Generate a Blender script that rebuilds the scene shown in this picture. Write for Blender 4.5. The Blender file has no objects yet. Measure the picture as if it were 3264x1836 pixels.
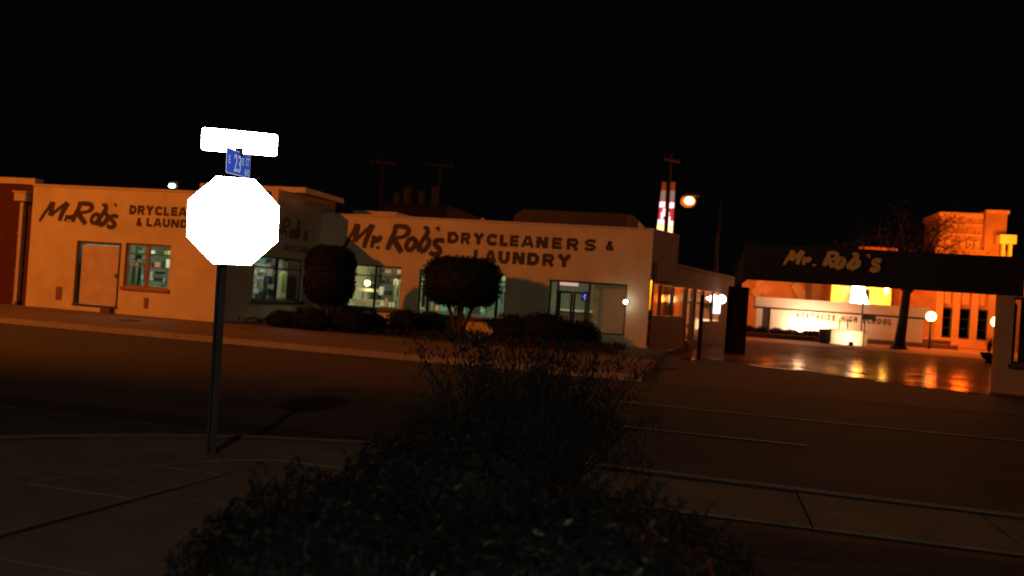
import bpy, math, random
from mathutils import Vector, Matrix, Quaternion
random.seed(7)
R = math.radians
SC = bpy.context.scene
COL = SC.collection

# ------------------------------------------------------------------ camera
EYE = 1.6
YAW, PITCH, ROLL = R(13.5), R(0.37), R(4.0)
FPX = 2660.0
Fw = Vector((-math.sin(YAW) * math.cos(PITCH), math.cos(YAW) * math.cos(PITCH), math.sin(PITCH)))
Rt = Vector((math.cos(YAW), math.sin(YAW), 0))
Up = Rt.cross(Fw)
Rc = Rt * math.cos(ROLL) + Up * math.sin(ROLL)
Uc = Up * math.cos(ROLL) - Rt * math.sin(ROLL)
CAM = Vector((0, 0, EYE))
cd = bpy.data.cameras.new('camera'); cam = bpy.data.objects.new('camera', cd); COL.objects.link(cam)
M3 = Matrix((Rc, Uc, -Fw)).transposed()
cam.matrix_world = Matrix.Translation(CAM) @ M3.to_4x4()
cd.sensor_width = 36; cd.lens = 36 * FPX / 3264; cd.clip_start = 0.05; cd.clip_end = 2000
cd.dof.use_dof = True; cd.dof.focus_distance = 7.8; cd.dof.aperture_fstop = 1.3
SC.camera = cam

# ------------------------------------------------------------------ night sky, exposure
W = bpy.data.worlds.new('World'); SC.world = W; W.use_nodes = True
bg = W.node_tree.nodes['Background']; bg.inputs[0].default_value = (.9, .85, 1.0, 1); bg.inputs[1].default_value = .0011
SC.view_settings.view_transform = 'Standard'; SC.view_settings.look = 'None'
SC.view_settings.exposure = 0; SC.view_settings.gamma = 1; SC.view_settings.use_curve_mapping = False
try:
    SC.cycles.sample_clamp_indirect = 3.0
    SC.cycles.max_bounces = 6
    SC.cycles.transparent_max_bounces = 12
except Exception: pass

SODIUM = (1.0, .19, .004)
def lamp(name, loc, power, col, rad=.1, kind='POINT', aim=None, spot=None, blend=.3, size=None):
    l = bpy.data.lights.new(name, kind); l.energy = power; l.color = col
    if kind == 'AREA':
        l.shape = 'RECTANGLE'; l.size = size[0]; l.size_y = size[1]
    else: l.shadow_soft_size = rad
    if kind == 'SPOT': l.spot_size = spot; l.spot_blend = blend
    o = bpy.data.objects.new(name, l); COL.objects.link(o); o.location = loc
    if aim is not None:
        o.rotation_mode = 'QUATERNION'
        o.rotation_quaternion = (Vector(aim) - Vector(loc)).to_track_quat('-Z', 'Y')
    return o
# sodium street lamp just out of the frame on the left (it throws the shadows on the laundry)
KEY = Vector((-25.5, 3.0, 10.4))
lamp('key_sodium_light', KEY, 14500, SODIUM, .10, 'SPOT', aim=(-12.5, 27.6, 4.2), spot=R(88), blend=.6)
# warm fill lamp added far behind the photographer to lift the shade
lamp('back_fill_light', (5, -26, 19), 4300, (1, .76, .52), .3)
# the camera's own little flash, what the road signs throw back
lamp('camera_flash', CAM + Uc * .012 + Rc * .01, 32, (1, .97, .95), .006)

# ------------------------------------------------------------------ picture measurements -> places
def ray(x, y):
    return Fw + Rc * ((x - 1632) / FPX) + Uc * (-(y - 918) / FPX)
def onY(x, y, Y):
    r = ray(x, y); t = Y / r.y; return CAM + r * t
def onG(x, y, z=0):
    r = ray(x, y); return CAM + r * ((z - EYE) / r.z)
def onD(x, y, d):
    r = ray(x, y); return CAM + r * d
class Pl:
    """a vertical wall plane: origin p0 (x,y), direction to p1; u along, w towards the viewer, z up"""
    def __init__(s, p0, p1):
        s.o = Vector((p0[0], p0[1], 0)); d = Vector((p1[0] - p0[0], p1[1] - p0[1], 0))
        s.L = d.length; s.d = d.normalized(); s.n = s.d.cross(Vector((0, 0, 1)))
    def __call__(s, u, w, z): return s.o + s.d * u + s.n * w + Vector((0, 0, z))
    def px(s, x, y):
        r = ray(x, y); t = (s.o - CAM).dot(s.n) / r.dot(s.n); p = CAM + r * t
        return (p - s.o).dot(s.d), p.z

# ------------------------------------------------------------------ materials
MATS = {}
def mat(name, col, rough=.8, metal=0, noise=0, nscale=3, col2=None, bump=0, bscale=30, spec=.5, streak=0):
    if name in MATS: return MATS[name]
    m = bpy.data.materials.new(name); m.use_nodes = True; nt = m.node_tree; b = nt.nodes['Principled BSDF']
    b.inputs['Base Color'].default_value = (*col, 1); b.inputs['Roughness'].default_value = rough
    b.inputs['Metallic'].default_value = metal
    b.inputs['Specular IOR Level'].default_value = spec
    tc = nt.nodes.new('ShaderNodeNewGeometry')
    if noise:
        n = nt.nodes.new('ShaderNodeTexNoise'); n.inputs['Scale'].default_value = nscale; n.inputs['Detail'].default_value = 8
        n.inputs['Roughness'].default_value = .65
        mp = nt.nodes.new('ShaderNodeMapping'); nt.links.new(tc.outputs['Position'], mp.inputs['Vector'])
        if streak: mp.inputs['Scale'].default_value = (1, 1, streak)
        nt.links.new(mp.outputs[0], n.inputs['Vector'])
        r = nt.nodes.new('ShaderNodeValToRGB')
        c2 = col2 or tuple(c * (1 - noise) for c in col)
        r.color_ramp.elements[0].position = .35; r.color_ramp.elements[1].position = .65
        r.color_ramp.elements[0].color = (*c2, 1); r.color_ramp.elements[1].color = (*col, 1)
        nt.links.new(n.outputs['Fac'], r.inputs['Fac']); nt.links.new(r.outputs[0], b.inputs['Base Color'])
    if bump:
        n = nt.nodes.new('ShaderNodeTexNoise'); n.inputs['Scale'].default_value = bscale; n.inputs['Detail'].default_value = 6
        nt.links.new(tc.outputs['Position'], n.inputs['Vector'])
        bp = nt.nodes.new('ShaderNodeBump'); bp.inputs['Strength'].default_value = bump; bp.inputs['Distance'].default_value = .02
        nt.links.new(n.outputs['Fac'], bp.inputs['Height']); nt.links.new(bp.outputs[0], b.inputs['Normal'])
    MATS[name] = m; return m
def emat(name, col, s):
    if name in MATS: return MATS[name]
    m = bpy.data.materials.new(name); m.use_nodes = True; b = m.node_tree.nodes['Principled BSDF']
    b.inputs['Base Color'].default_value = (*[c * .5 for c in col], 1)
    b.inputs['Emission Color'].default_value = (*col, 1); b.inputs['Emission Strength'].default_value = s
    MATS[name] = m; return m
def glass_mat():
    m = bpy.data.materials.new('window_glass'); m.use_nodes = True; nt = m.node_tree; nt.nodes.clear()
    out = nt.nodes.new('ShaderNodeOutputMaterial'); t = nt.nodes.new('ShaderNodeBsdfTransparent'); g = nt.nodes.new('ShaderNodeBsdfGlossy')
    t.inputs[0].default_value = (.86, .9, .86, 1); g.inputs['Roughness'].default_value = .05
    mx = nt.nodes.new('ShaderNodeMixShader'); f = nt.nodes.new('ShaderNodeFresnel'); f.inputs[0].default_value = 1.22
    nt.links.new(f.outputs[0], mx.inputs[0]); nt.links.new(t.outputs[0], mx.inputs[1]); nt.links.new(g.outputs[0], mx.inputs[2])
    nt.links.new(mx.outputs[0], out.inputs[0]); return m
def retro(name, col, rough, rough2, gain=.5):
    """retroreflective sheeting: the reflection goes back to where the light came from"""
    m = bpy.data.materials.new(name); m.use_nodes = True; nt = m.node_tree; nt.nodes.clear()
    out = nt.nodes.new('ShaderNodeOutputMaterial'); geo = nt.nodes.new('ShaderNodeNewGeometry')
    d = nt.nodes.new('ShaderNodeBsdfDiffuse'); d.inputs[0].default_value = (*col, 1)
    a = nt.nodes.new('ShaderNodeBsdfGlossy'); a.inputs['Roughness'].default_value = rough
    b = nt.nodes.new('ShaderNodeBsdfGlossy'); b.inputs['Roughness'].default_value = rough2
    hi = tuple(min(1, c * 1.1 + .03) for c in col)
    for s in (a, b):
        s.inputs[0].default_value = (*hi, 1); nt.links.new(geo.outputs['Incoming'], s.inputs['Normal'])
    m1 = nt.nodes.new('ShaderNodeMixShader'); m1.inputs[0].default_value = .5
    nt.links.new(a.outputs[0], m1.inputs[1]); nt.links.new(b.outputs[0], m1.inputs[2])
    m2 = nt.nodes.new('ShaderNodeMixShader'); m2.inputs[0].default_value = gain
    nt.links.new(d.outputs[0], m2.inputs[1]); nt.links.new(m1.outputs[0], m2.inputs[2]); nt.links.new(m2.outputs[0], out.inputs[0])
    MATS[name] = m; return m
GLASS = glass_mat()
white_wall = mat('cream_painted_block', (.62, .58, .42), .75, noise=.22, nscale=.9, bump=.35, bscale=14)
shade_wall = white_wall
lettering = mat('dark_brown_sign_paint', (.045, .03, .028), .7, noise=.3, nscale=6)
frame_m = mat('painted_window_frame', (.33, .27, .22), .6, noise=.2, nscale=9)
dark_frame = mat('dark_metal_frame', (.035, .03, .028), .45)
dark = mat('black_fascia_paint', (.008, .008, .009), .55, spec=.2, noise=.3, nscale=2)
brick_m = mat('red_painted_brick', (.08, .013, .012), .85, noise=.35, nscale=2.5, bump=.5, bscale=25)
coping = mat('pale_metal_coping', (.5, .45, .38), .6, noise=.2, nscale=3)
roof_m = mat('tar_roof', (.05, .045, .04), .9, noise=.3)
concrete = mat('sidewalk_concrete', (.21, .165, .12), .85, noise=.35, nscale=2.2, bump=.4, bscale=40)
kerb_m = mat('kerb_concrete', (.26, .24, .21), .85, noise=.3, nscale=4, bump=.4)
asphalt = mat('road_asphalt', (.075, .072, .066), .9, noise=.35, nscale=.9, bump=.6, bscale=60)
paint_w = mat('worn_road_paint', (.42, .44, .34), .8, noise=.75, nscale=7)
paint_y = mat('worn_yellow_paint', (.5, .54, .28), .8, noise=.7, nscale=7)
soil = mat('mulch_soil', (.06, .042, .03), .95, noise=.5, nscale=6, bump=.8, bscale=30)
bark = mat('bark', (.07, .05, .035), .9, noise=.5, nscale=12, bump=.8, bscale=30)
leaf_d = mat('dark_leaves', (.005, .012, .010), .8, spec=.25, noise=.4, nscale=9)
leaf_b = mat('privet_leaves', (.020, .019, .017), .65, spec=.3, noise=.4, nscale=9)
leaf_p = mat('pale_leaves', (.12, .12, .06), .45, noise=.4, nscale=30)
black_steel = mat('black_steel', (.006, .006, .006), .7, spec=.1)
twig_m = mat('twig_bark', (.028, .024, .022), .8)
galv = mat('galvanised_steel', (.20, .20, .21), .45, metal=.6, noise=.3, nscale=10)
wood = mat('weathered_wood', (.012, .010, .009), .9, noise=.4, nscale=5)
plaster_in = mat('interior_plaster', (.34, .34, .25), .9, noise=.2, nscale=1)
floor_in = mat('interior_vinyl_floor', (.20, .18, .13), .5, noise=.3, nscale=2)
white_en = mat('white_enamel', (.65, .65, .62), .35)
teal_c = mat('teal_cloth', (.10, .28, .24), .9); green_c = mat('green_cloth', (.12, .2, .06), .9)
blue_c = mat('blue_cloth', (.10, .2, .5), .9); pale_c = mat('pale_cloth', (.55, .52, .42), .9)
brown_c = mat('brown_cloth', (.10, .06, .035), .9); black_c = mat('black_cloth', (.015, .015, .02), .9)
pink_c = mat('pink_cloth', (.45, .22, .2), .9)
yel_steel = mat('yellow_painted_steel', (.6, .58, .12), .5)
wood_ply = mat('painted_plywood', (.56, .50, .44), .75, noise=.22, nscale=2.5, bump=.2)

# ------------------------------------------------------------------ mesh helpers
ORI = {}
class MB:
    def __init__(s): s.v = []; s.f = []; s.mi = []
    def add(s, vs, fs, k=0):
        b = len(s.v); s.v += [Vector(p) for p in vs]; s.f += [tuple(b + i for i in f) for f in fs]; s.mi += [k] * len(fs); return s
    def box(s, x0, x1, y0, y1, z0, z1, T=None, k=0):
        c = [(x, y, z) for z in (z0, z1) for y in (y0, y1) for x in (x0, x1)]
        if T: c = [T(*p) for p in c]
        fs = [(0, 2, 3, 1), (4, 5, 7, 6), (0, 1, 5, 4), (2, 6, 7, 3), (0, 4, 6, 2), (1, 3, 7, 5)]
        return s.add(c, fs, k)
    def quad(s, a, b, c, d, k=0): return s.add([a, b, c, d], [(0, 1, 2, 3)], k)
    def prism(s, pts, w0, w1, T=None, k=0):
        """pts: (u,z) outline, extruded from w0 to w1"""
        T = T or (lambda u, w, z: Vector((u, w, z))); n = len(pts)
        v = [T(p[0], w0, p[1]) for p in pts] + [T(p[0], w1, p[1]) for p in pts]
        fs = [tuple(range(n)), tuple(range(2 * n - 1, n - 1, -1))] + [(i, n + i, n + (i + 1) % n, (i + 1) % n) for i in range(n)]
        return s.add(v, fs, k)
    def tube(s, pts, rad, n=8, k=0, cap=True):
        pts = [Vector(p) for p in pts]; rr = rad if isinstance(rad, (list, tuple)) else [rad] * len(pts)
        rings = []; ref = None
        for i, p in enumerate(pts):
            t = (pts[min(i + 1, len(pts) - 1)] - pts[max(i - 1, 0)]).normalized()
            if ref is None:
                ref = t.cross(Vector((0, 0, 1)));
                if ref.length < .1: ref = t.cross(Vector((0, 1, 0)))
            ref = (ref - t * ref.dot(t)).normalized(); q = t.cross(ref)
            rings.append([p + (ref * math.cos(a) + q * math.sin(a)) * rr[i] for a in [2 * math.pi * j / n for j in range(n)]])
        v = [p for r in rings for p in r]; fs = []
        for i in range(len(pts) - 1):
            for j in range(n): fs.append((i * n + j, i * n + (j + 1) % n, (i + 1) * n + (j + 1) % n, (i + 1) * n + j))
        if cap: fs += [tuple(range(n - 1, -1, -1)), tuple(range((len(pts) - 1) * n, len(pts) * n))]
        return s.add(v, fs, k)
    def ball(s, c, r, n=12, m=8, k=0, jit=0):
        c = Vector(c); r = Vector(r) if not isinstance(r, (int, float)) else Vector((r, r, r)); v = []; fs = []
        for i in range(m + 1):
            for j in range(n):
                a = math.pi * i / m; b = 2 * math.pi * j / n; q = 1 + random.uniform(-jit, jit)
                v.append(c + Vector((r.x * math.sin(a) * math.cos(b), r.y * math.sin(a) * math.sin(b), r.z * math.cos(a))) * q)
        for i in range(m):
            for j in range(n): fs.append((i * n + j, (i + 1) * n + j, (i + 1) * n + (j + 1) % n, i * n + (j + 1) % n))
        return s.add(v, fs, k)
    def build(s, name, m, parent=None, smooth=False, world=True, **tags):
        o0 = ORI.get(parent.name, Vector((0, 0, 0))) if (parent and world) else Vector((0, 0, 0))
        me = bpy.data.meshes.new(name); me.from_pydata([tuple(p - o0) for p in s.v], [], s.f)
        for mm in (m if isinstance(m, (list, tuple)) else [m]): me.materials.append(mm)
        me.polygons.foreach_set('material_index', s.mi)
        if smooth: me.polygons.foreach_set('use_smooth', [True] * len(s.f))
        me.update(); o = bpy.data.objects.new(name, me); COL.objects.link(o)
        if parent: o.parent = parent
        ORI[o.name] = o0
        for k_, v_ in tags.items(): o[k_] = v_
        return o
def thing(name, label, cat, loc=(0, 0, 0), group=None, rz=0):
    o = bpy.data.objects.new(name, None); COL.objects.link(o); o.location = loc; o.rotation_euler = (0, 0, rz)
    o.empty_display_size = .2; o['label'] = label; o['category'] = cat
    if group: o['group'] = group
    ORI[o.name] = Vector(loc); return o
def tag(o, label, cat, group=None):
    o['label'] = label; o['category'] = cat
    if group: o['group'] = group
    return o
def struct(o): o['kind'] = 'structure'; return o
def copy_tree(o, loc, label=None, rz=None):
    kids = [c for c in bpy.data.objects if c.parent == o]
    c = o.copy(); COL.objects.link(c); c.location = loc
    if rz is not None: c.rotation_euler = (0, 0, rz)
    if label: c['label'] = label
    def rec(src, dst):
        for ch in [q for q in bpy.data.objects if q.parent == src]:
            d = ch.copy(); COL.objects.link(d); d.parent = dst; rec(ch, d)
    rec(o, c); return c

def wall_mesh(L, z0, top, holes, T, th=.25):
    """one wall with openings and their reveals; top: number"""
    us = sorted({0, L} | {h[0] for h in holes} | {h[1] for h in holes}); zs = sorted({z0, top} | {h[2] for h in holes} | {h[3] for h in holes})
    mb = MB()
    def hole(u, z): return any(h[0] < u < h[1] and h[2] < z < h[3] for h in holes)
    for i in range(len(us) - 1):
        for j in range(len(zs) - 1):
            a, b, c, d = us[i], us[i + 1], zs[j], zs[j + 1]
            if hole((a + b) / 2, (c + d) / 2): continue
            mb.quad(T(a, 0, c), T(b, 0, c), T(b, 0, d), T(a, 0, d)); mb.quad(T(b, -th, c), T(a, -th, c), T(a, -th, d), T(b, -th, d))
    for (a, b, c, d) in holes:
        mb.quad(T(a, 0, c), T(a, 0, d), T(a, -th, d), T(a, -th, c)); mb.quad(T(b, 0, c), T(b, -th, c), T(b, -th, d), T(b, 0, d))
        mb.quad(T(a, 0, d), T(b, 0, d), T(b, -th, d), T(a, -th, d)); mb.quad(T(a, 0, c), T(a, -th, c), T(b, -th, c), T(b, 0, c))
    mb.quad(T(0, 0, top), T(L, 0, top), T(L, -th, top), T(0, -th, top))
    mb.quad(T(0, 0, z0), T(0, 0, top), T(0, -th, top), T(0, -th, z0)); mb.quad(T(L, 0, z0), T(L, -th, z0), T(L, -th, top), T(L, 0, top))
    return mb

def window(parent, T, a, b, c, d, mull=(), trans=(), m=None, fw=.05, mw=.04, dep=.12, sill=True):
    """window part > sash bars, panes and sill as sub-parts"""
    m = m or frame_m
    mb = MB(); y0, y1 = -dep - .05, -dep + .02
    mb.box(a, a + fw, y0, y1, c, d, T); mb.box(b - fw, b, y0, y1, c, d, T)
    mb.box(a + fw, b - fw, y0, y1, d - fw, d, T); mb.box(a + fw, b - fw, y0, y1, c, c + fw, T)
    w = mb.build('window', m, parent)
    us = [a + fw] + list(mull) + [b - fw]; zs = [c + fw] + list(trans) + [d - fw]
    for u in mull: MB().box(u - mw, u + mw, y0 + .01, y1 + .012, c + fw, d - fw, T).build('mullion', m, w)
    for i in range(len(us) - 1):
        u0 = us[i] + (mw if i else 0); u1 = us[i + 1] - (mw if i < len(us) - 2 else 0)
        for z in trans: MB().box(u0, u1, y0 + .015, y1 + .005, z - .02, z + .02, T).build('transom_bar', m, w)
        for j in range(len(zs) - 1):
            z0 = zs[j] + (.02 if j else 0); z1 = zs[j + 1] - (.02 if j < len(zs) - 2 else 0)
            MB().box(u0, u1, -dep - .018, -dep - .012, z0, z1, T).build('pane', GLASS, w)
    if sill: MB().box(a - .06, b + .06, -.1, .07, c - .1, c - .002, T).build('sill', m, w)
    return w

# ------------------------------------------------------------------ brush lettering
def catmull(P, n=5):
    if len(P) < 3: return P
    out = []
    for i in range(len(P) - 1):
        p0 = P[max(i - 1, 0)]; p1 = P[i]; p2 = P[i + 1]; p3 = P[min(i + 2, len(P) - 1)]
        for t in [j / n for j in range(n)]:
            out.append(tuple(.5 * (2 * b + (c - a) * t + (2 * a - 5 * b + 4 * c - d) * t * t + (3 * b - a - 3 * c + d) * t ** 3) for a, b, c, d in zip(p0, p1, p2, p3)))
    out.append(P[-1]); return out
def ribbon(mb, P, T, w0, w1, k=0, closed=False):
    """P: (u, z, halfwidth)"""
    n = len(P); v = []
    for i in range(n):
        a = P[(i - 1) % n] if closed else P[max(i - 1, 0)]; b = P[(i + 1) % n] if closed else P[min(i + 1, n - 1)]
        dx, dz = b[0] - a[0], b[1] - a[1]; l = math.hypot(dx, dz) or 1; nx, nz = -dz / l, dx / l; h = P[i][2]
        v += [T(P[i][0] + nx * h, w1, P[i][1] + nz * h), T(P[i][0] - nx * h, w1, P[i][1] - nz * h),
              T(P[i][0] + nx * h, w0, P[i][1] + nz * h), T(P[i][0] - nx * h, w0, P[i][1] - nz * h)]
    fs = []
    for i in range(n if closed else n - 1):
        a = 4 * i; b = 4 * ((i + 1) % n)
        fs += [(a, a + 1, b + 1, b), (a, b, b + 2, a + 2), (a + 1, a + 3, b + 3, b + 1)]
    if not closed: fs += [(0, 2, 3, 1), (4 * n - 4, 4 * n - 3, 4 * n - 1, 4 * n - 2)]
    mb.add(v, fs, k)
# strokes traced on the wall sign (x, y, width); name, list of strokes, closed flag
G = {
 'M': [[(505, 360, 60), (440, 500, 60), (330, 690, 60), (235, 880, 50)], [(525, 350, 110), (500, 540, 105), (465, 730, 90)], [(820, 380, 60), (690, 500, 60), (570, 620, 60), (480, 720, 60)], [(845, 365, 110), (760, 560, 95), (690, 740, 90), (660, 860, 70)]],
 'r': [[(885, 595, 85), (850, 730, 75), (815, 860, 60)], [(1030, 610, 60), (965, 680, 100), (885, 700, 90)]],
 '.': [[(950, 825, 70), (950, 885, 60)]],
 'R': [[(1335, 385, 90), (1300, 530, 85), (1230, 690, 95), (1150, 900, 85)], [(1285, 400, 60), (1450, 405, 85), (1575, 440, 85), (1590, 530, 90), (1500, 620, 65), (1300, 650, 60)], [(1280, 660, 90), (1360, 800, 105), (1450, 955, 85)]],
 'o': [[(1690, 655, 80), (1745, 710, 85), (1725, 810, 80), (1660, 890, 75), (1590, 895, 80), (1550, 830, 80), (1570, 740, 75), (1620, 680, 75)]],
 'b': [[(1905, 430, 40), (1985, 450, 75), (1990, 540, 80), (1930, 640, 75), (1855, 750, 75), (1820, 860, 95), (1840, 930, 90)], [(1950, 620, 70), (2025, 700, 75), (2010, 800, 85), (1940, 890, 80), (1840, 935, 80)]],
 "'": [[(2235, 400, 20), (2220, 445, 60), (2190, 485, 110)]],
 's': [[(2345, 720, 80), (2250, 690, 80), (2155, 720, 80), (2170, 810, 85), (2245, 880, 85), (2240, 960, 85), (2140, 1000, 85), (2040, 950, 80)]]}
F2 = Pl((-13.85, 27.6), (-2.0, 27.6))
def glyph_on(zp):  # traced zoom coordinates -> metres on the laundry front
    sx, sy = 1060 + zp[0] / 6.586, 660 + zp[1] / 6.586
    u, z = F2.px(sx, sy); return (u, z, zp[2] / 6.586 * .0108 * .66)
GL = {k: [catmull([glyph_on(p) for p in (st + [st[0]] if k == 'o' else st)]) for st in v] for k, v in G.items()}
GB = {k: (min(p[0] - p[2] for s in v for p in s), max(p[0] + p[2] for s in v for p in s), min(p[1] - p[2] for s in v for p in s), max(p[1] + p[2] for s in v for p in s)) for k, v in GL.items()}
def script_letter(ch, T, box, parent, m, w0=.0, w1=.008, step=.0012, name='letter', fat=1.0):
    dw = {'M': 0, 'r': .004, '.': .0, 'R': .001, 'o': .006, 'b': .012, "'": 0, 's': .018}[ch]; w0 += .0; w1 += dw
    b = GB[ch]; u0, u1, z0, z1 = box or b; sx = (u1 - u0) / (b[1] - b[0]); sz = (z1 - z0) / (b[3] - b[2]); mb = MB()
    for i, st in enumerate(GL[ch]):
        P = [(u0 + (p[0] - b[0]) * sx, z0 + (p[1] - b[2]) * sz, p[2] * fat * (abs(sx) + abs(sz)) / 2) for p in st]
        if ch == 'o': ribbon(mb, P[:-1], T, w0, w1 + step * i, closed=True)
        else: ribbon(mb, P, T, w0, w1 + step * i)
    return mb.build(name, m, parent)
# heavy block capitals, strokes in a unit box
A = {'D': [[(.15, 1), (.15, 0)], [(.15, .85), (.6, .85), (.83, .65), (.83, .35), (.6, .15), (.15, .15)]],
 'R': [[(.15, 0), (.15, 1)], [(.15, .86), (.75, .86), (.82, .67), (.7, .46), (.15, .46)], [(.5, .46), (.83, 0)]],
 'Y': [[(.1, 1), (.5, .5)], [(.9, 1), (.5, .5)], [(.5, .55), (.5, 0)]],
 'C': [[(.92, .72), (.7, .86), (.35, .86), (.15, .65), (.15, .35), (.35, .14), (.7, .14), (.92, .28)]],
 'L': [[(.17, 1), (.17, 0)], [(.17, .14), (.95, .14)]],
 'E': [[(.17, 1), (.17, 0)], [(.17, .86), (.92, .86)], [(.17, .5), (.85, .5)], [(.17, .14), (.92, .14)]],
 'A': [[(.1, 0), (.45, 1)], [(.9, 0), (.55, 1)], [(.25, .3), (.75, .3)]],
 'N': [[(.14, 0), (.14, 1)], [(.86, 0), (.86, 1)], [(.18, .95), (.82, .05)]],
 'S': [[(.88, .78), (.7, .87), (.3, .87), (.16, .7), (.3, .53), (.7, .47), (.84, .3), (.7, .13), (.3, .13), (.12, .22)]],
 'U': [[(.15, 1), (.15, .35), (.3, .14), (.7, .14), (.85, .35), (.85, 1)]],
 '&': [[(.9, .0), (.32, .68), (.34, .87), (.58, .88), (.62, .7), (.45, .56)], [(.45, .56), (.18, .36), (.22, .13), (.5, .1), (.88, .45)]],
 'T': [[(.5, 0), (.5, 1)], [(.05, .86), (.95, .86)]], 'O': [[(.5, .87), (.22, .78), (.14, .5), (.22, .22), (.5, .13), (.78, .22), (.86, .5), (.78, .78), (.5, .87)]],
 'P': [[(.15, 0), (.15, 1)], [(.15, .86), (.75, .86), (.85, .67), (.75, .45), (.15, .45)]]}
def block_letter(ch, T, box, parent, m, w0=0, w1=.006, step=.0012, wt=.27, name='letter', mb=None, k=0):
    if wt > .3 and ch in 'EAS&': wt = .285
    elif wt > .3 and ch == 'R': wt = .31
    u0, u1, z0, z1 = box; own = mb is None; mb = mb or MB(); h = (z1 - z0) * wt * .5
    for i, st in enumerate(A[ch]):
        ribbon(mb, [(u0 + p[0] * (u1 - u0), z0 + p[1] * (z1 - z0), h) for p in st], T, w0, w1 + step * i, k)
    if own: return mb.build(name, m, parent)

# ================================================================== GROUND
g = MB(); g.quad((-260, -160, -.03), (260, -160, -.03), (260, 420, -.03), (-260, 420, -.03))
struct(g.build('ground', mat('dark_earth', (.05, .042, .03), .95, noise=.4, nscale=.6)))
r = MB(); r.quad((-70, 7.4, -.02), (70, 7.4, -.02), (70, 17.25, -.02), (-70, 17.25, -.02))
road = struct(r.build('road', asphalt))
# near corner kerb line (outer edge), from the right round to the side street on the left
kp = [(70, 7.55), (3, 7.6), (-1.2, 7.7), (-3.0, 7.5), (-4.0, 7.15), (-4.8, 6.7), (-5.5, 6.15), (-6.3, 5.3), (-7.1, 4.0), (-7.7, 2.2), (-8.0, 0), (-8.1, -30)]
s = MB(); s.quad((-18.5, -30, -.024), (-6.5, -30, -.024), (-4, 8.2, -.024), (-18.5, 8.2, -.024)); struct(s.build('side_street', asphalt))
gut = MB(); gut.quad((-70, 7.75, -.014), (-2.5, 7.75, -.014), (-2.5, 8.2, -.014), (-70, 8.2, -.014)); gut.quad((-2.5, 7.6, -.014), (70, 7.6, -.014), (70, 8.0, -.014), (-2.5, 8.0, -.014))
struct(gut.build('gutter', mat('stained_gutter_concrete', (.035, .033, .03), .9, noise=.4, nscale=3)))
def inset(P, d):
    out = []
    for i, p in enumerate(P):
        a = P[max(i - 1, 0)]; b = P[min(i + 1, len(P) - 1)]; dx, dy = b[0] - a[0], b[1] - a[1]; l = math.hypot(dx, dy)
        out.append((p[0] - dy / l * d, p[1] + dx / l * d))
    return out
k0, k1, k2 = kp, inset(kp, .15), inset(kp, 1.15)
kb = MB()
for i in range(len(kp) - 1):
    a, b, c, d = k0[i], k0[i + 1], k1[i + 1], k1[i]
    kb.add([(a[0], a[1], -.03), (b[0], b[1], -.03), (b[0], b[1], .10), (a[0], a[1], .10), (c[0], c[1], .10), (d[0], d[1], .10)], [(0, 1, 2, 3), (3, 2, 4, 5)])
struct(kb.build('kerb', kerb_m))
# near sidewalk: concrete slabs with recessed joints along the kerb, mulch bed behind
base = MB()
k3 = inset(kp, 6.0)
near = struct(MB().add([(70, 7.4, .078), (-1.2, 7.5, .078), (-3, 7.3, .078), (-4.7, 6.55, .078), (-6.2, 5.2, .078), (-7.6, 2, .078), (-7.9, -20, .078), (70, -20, .078)], [tuple(range(8))]).build('sidewalk', mat('joint_dirt', (.03, .026, .02), .95)))
def slab(poly, z0=.075, z1=.095, m=concrete, parent=None, name='paving_slab'):
    n = len(poly); cx = sum(p[0] for p in poly) / n; cy = sum(p[1] for p in poly) / n; sh = lambda p, q: (cx + (p[0] - cx) * q, cy + (p[1] - cy) * q)
    dz = random.uniform(-.002, .002); L = max(math.dist(p, (cx, cy)) for p in poly); q = 1 - .006 / L; q2 = 1 - .011 / L
    v = [(*sh(p, q), z0) for p in poly] + [(*sh(p, q), z1 - .008 + dz) for p in poly] + [(*sh(p, q2), z1 + dz) for p in poly]
    fs = [(i, (i + 1) % n, n + (i + 1) % n, n + i) for i in range(n)] + [(n + i, n + (i + 1) % n, 2 * n + (i + 1) % n, 2 * n + i) for i in range(n)] + [tuple(range(2 * n, 3 * n))]
    return MB().add(v, fs).build(name, m, parent)
x = 12.0
while x > -2.4:
    slab([(x, 7.42), (x, 6.3), (x - 1.4, 6.3), (x - 1.4, 7.42)], parent=near); x -= 1.4
# corner slabs fan round the kerb and run toward the camera
arc = [(-3.4, 7.28), (-4.4, 6.85), (-5.2, 6.2), (-6.0, 5.35), (-6.75, 4.3), (-7.3, 3.0), (-7.6, 1.6)]
inn = [(-3.4, 6.3), (-3.75, 6.05), (-4.1, 5.6), (-4.4, 4.9), (-4.7, 4.0), (-4.9, 3.0), (-5.0, 1.6)]
for i in range(6):
    mi_ = lambda a, b, t: (a[0] + (b[0] - a[0]) * t, a[1] + (b[1] - a[1]) * t)
    m0, m1 = mi_(arc[i], inn[i], .5), mi_(arc[i + 1], inn[i + 1], .5)
    slab([arc[i], arc[i + 1], m1, m0], parent=near); slab([m0, m1, inn[i + 1], inn[i]], parent=near)
slab([(-2.4, 7.42), (-3.4, 7.28), (-3.4, 6.3), (-2.4, 6.3)], parent=near)
for (ya, yb, xa, xb) in ((5.6, 4.75, -4.08, -4.42), (4.73, 3.8, -4.44, -4.72), (3.78, 2.9, -4.74, -4.9), (2.88, 2.2, -4.9, -4.95)):
    pr = lambda y: -3.4 - (6.25 - y) * .12
    slab([(xa, ya), (xb, yb), (pr(yb) - .02, yb), (pr(ya) - .02, ya)], parent=near)
slab([(-3.42, 6.24), (-3.73, 6.02), (-4.06, 5.62), (-3.5, 5.62)], parent=near)
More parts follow.
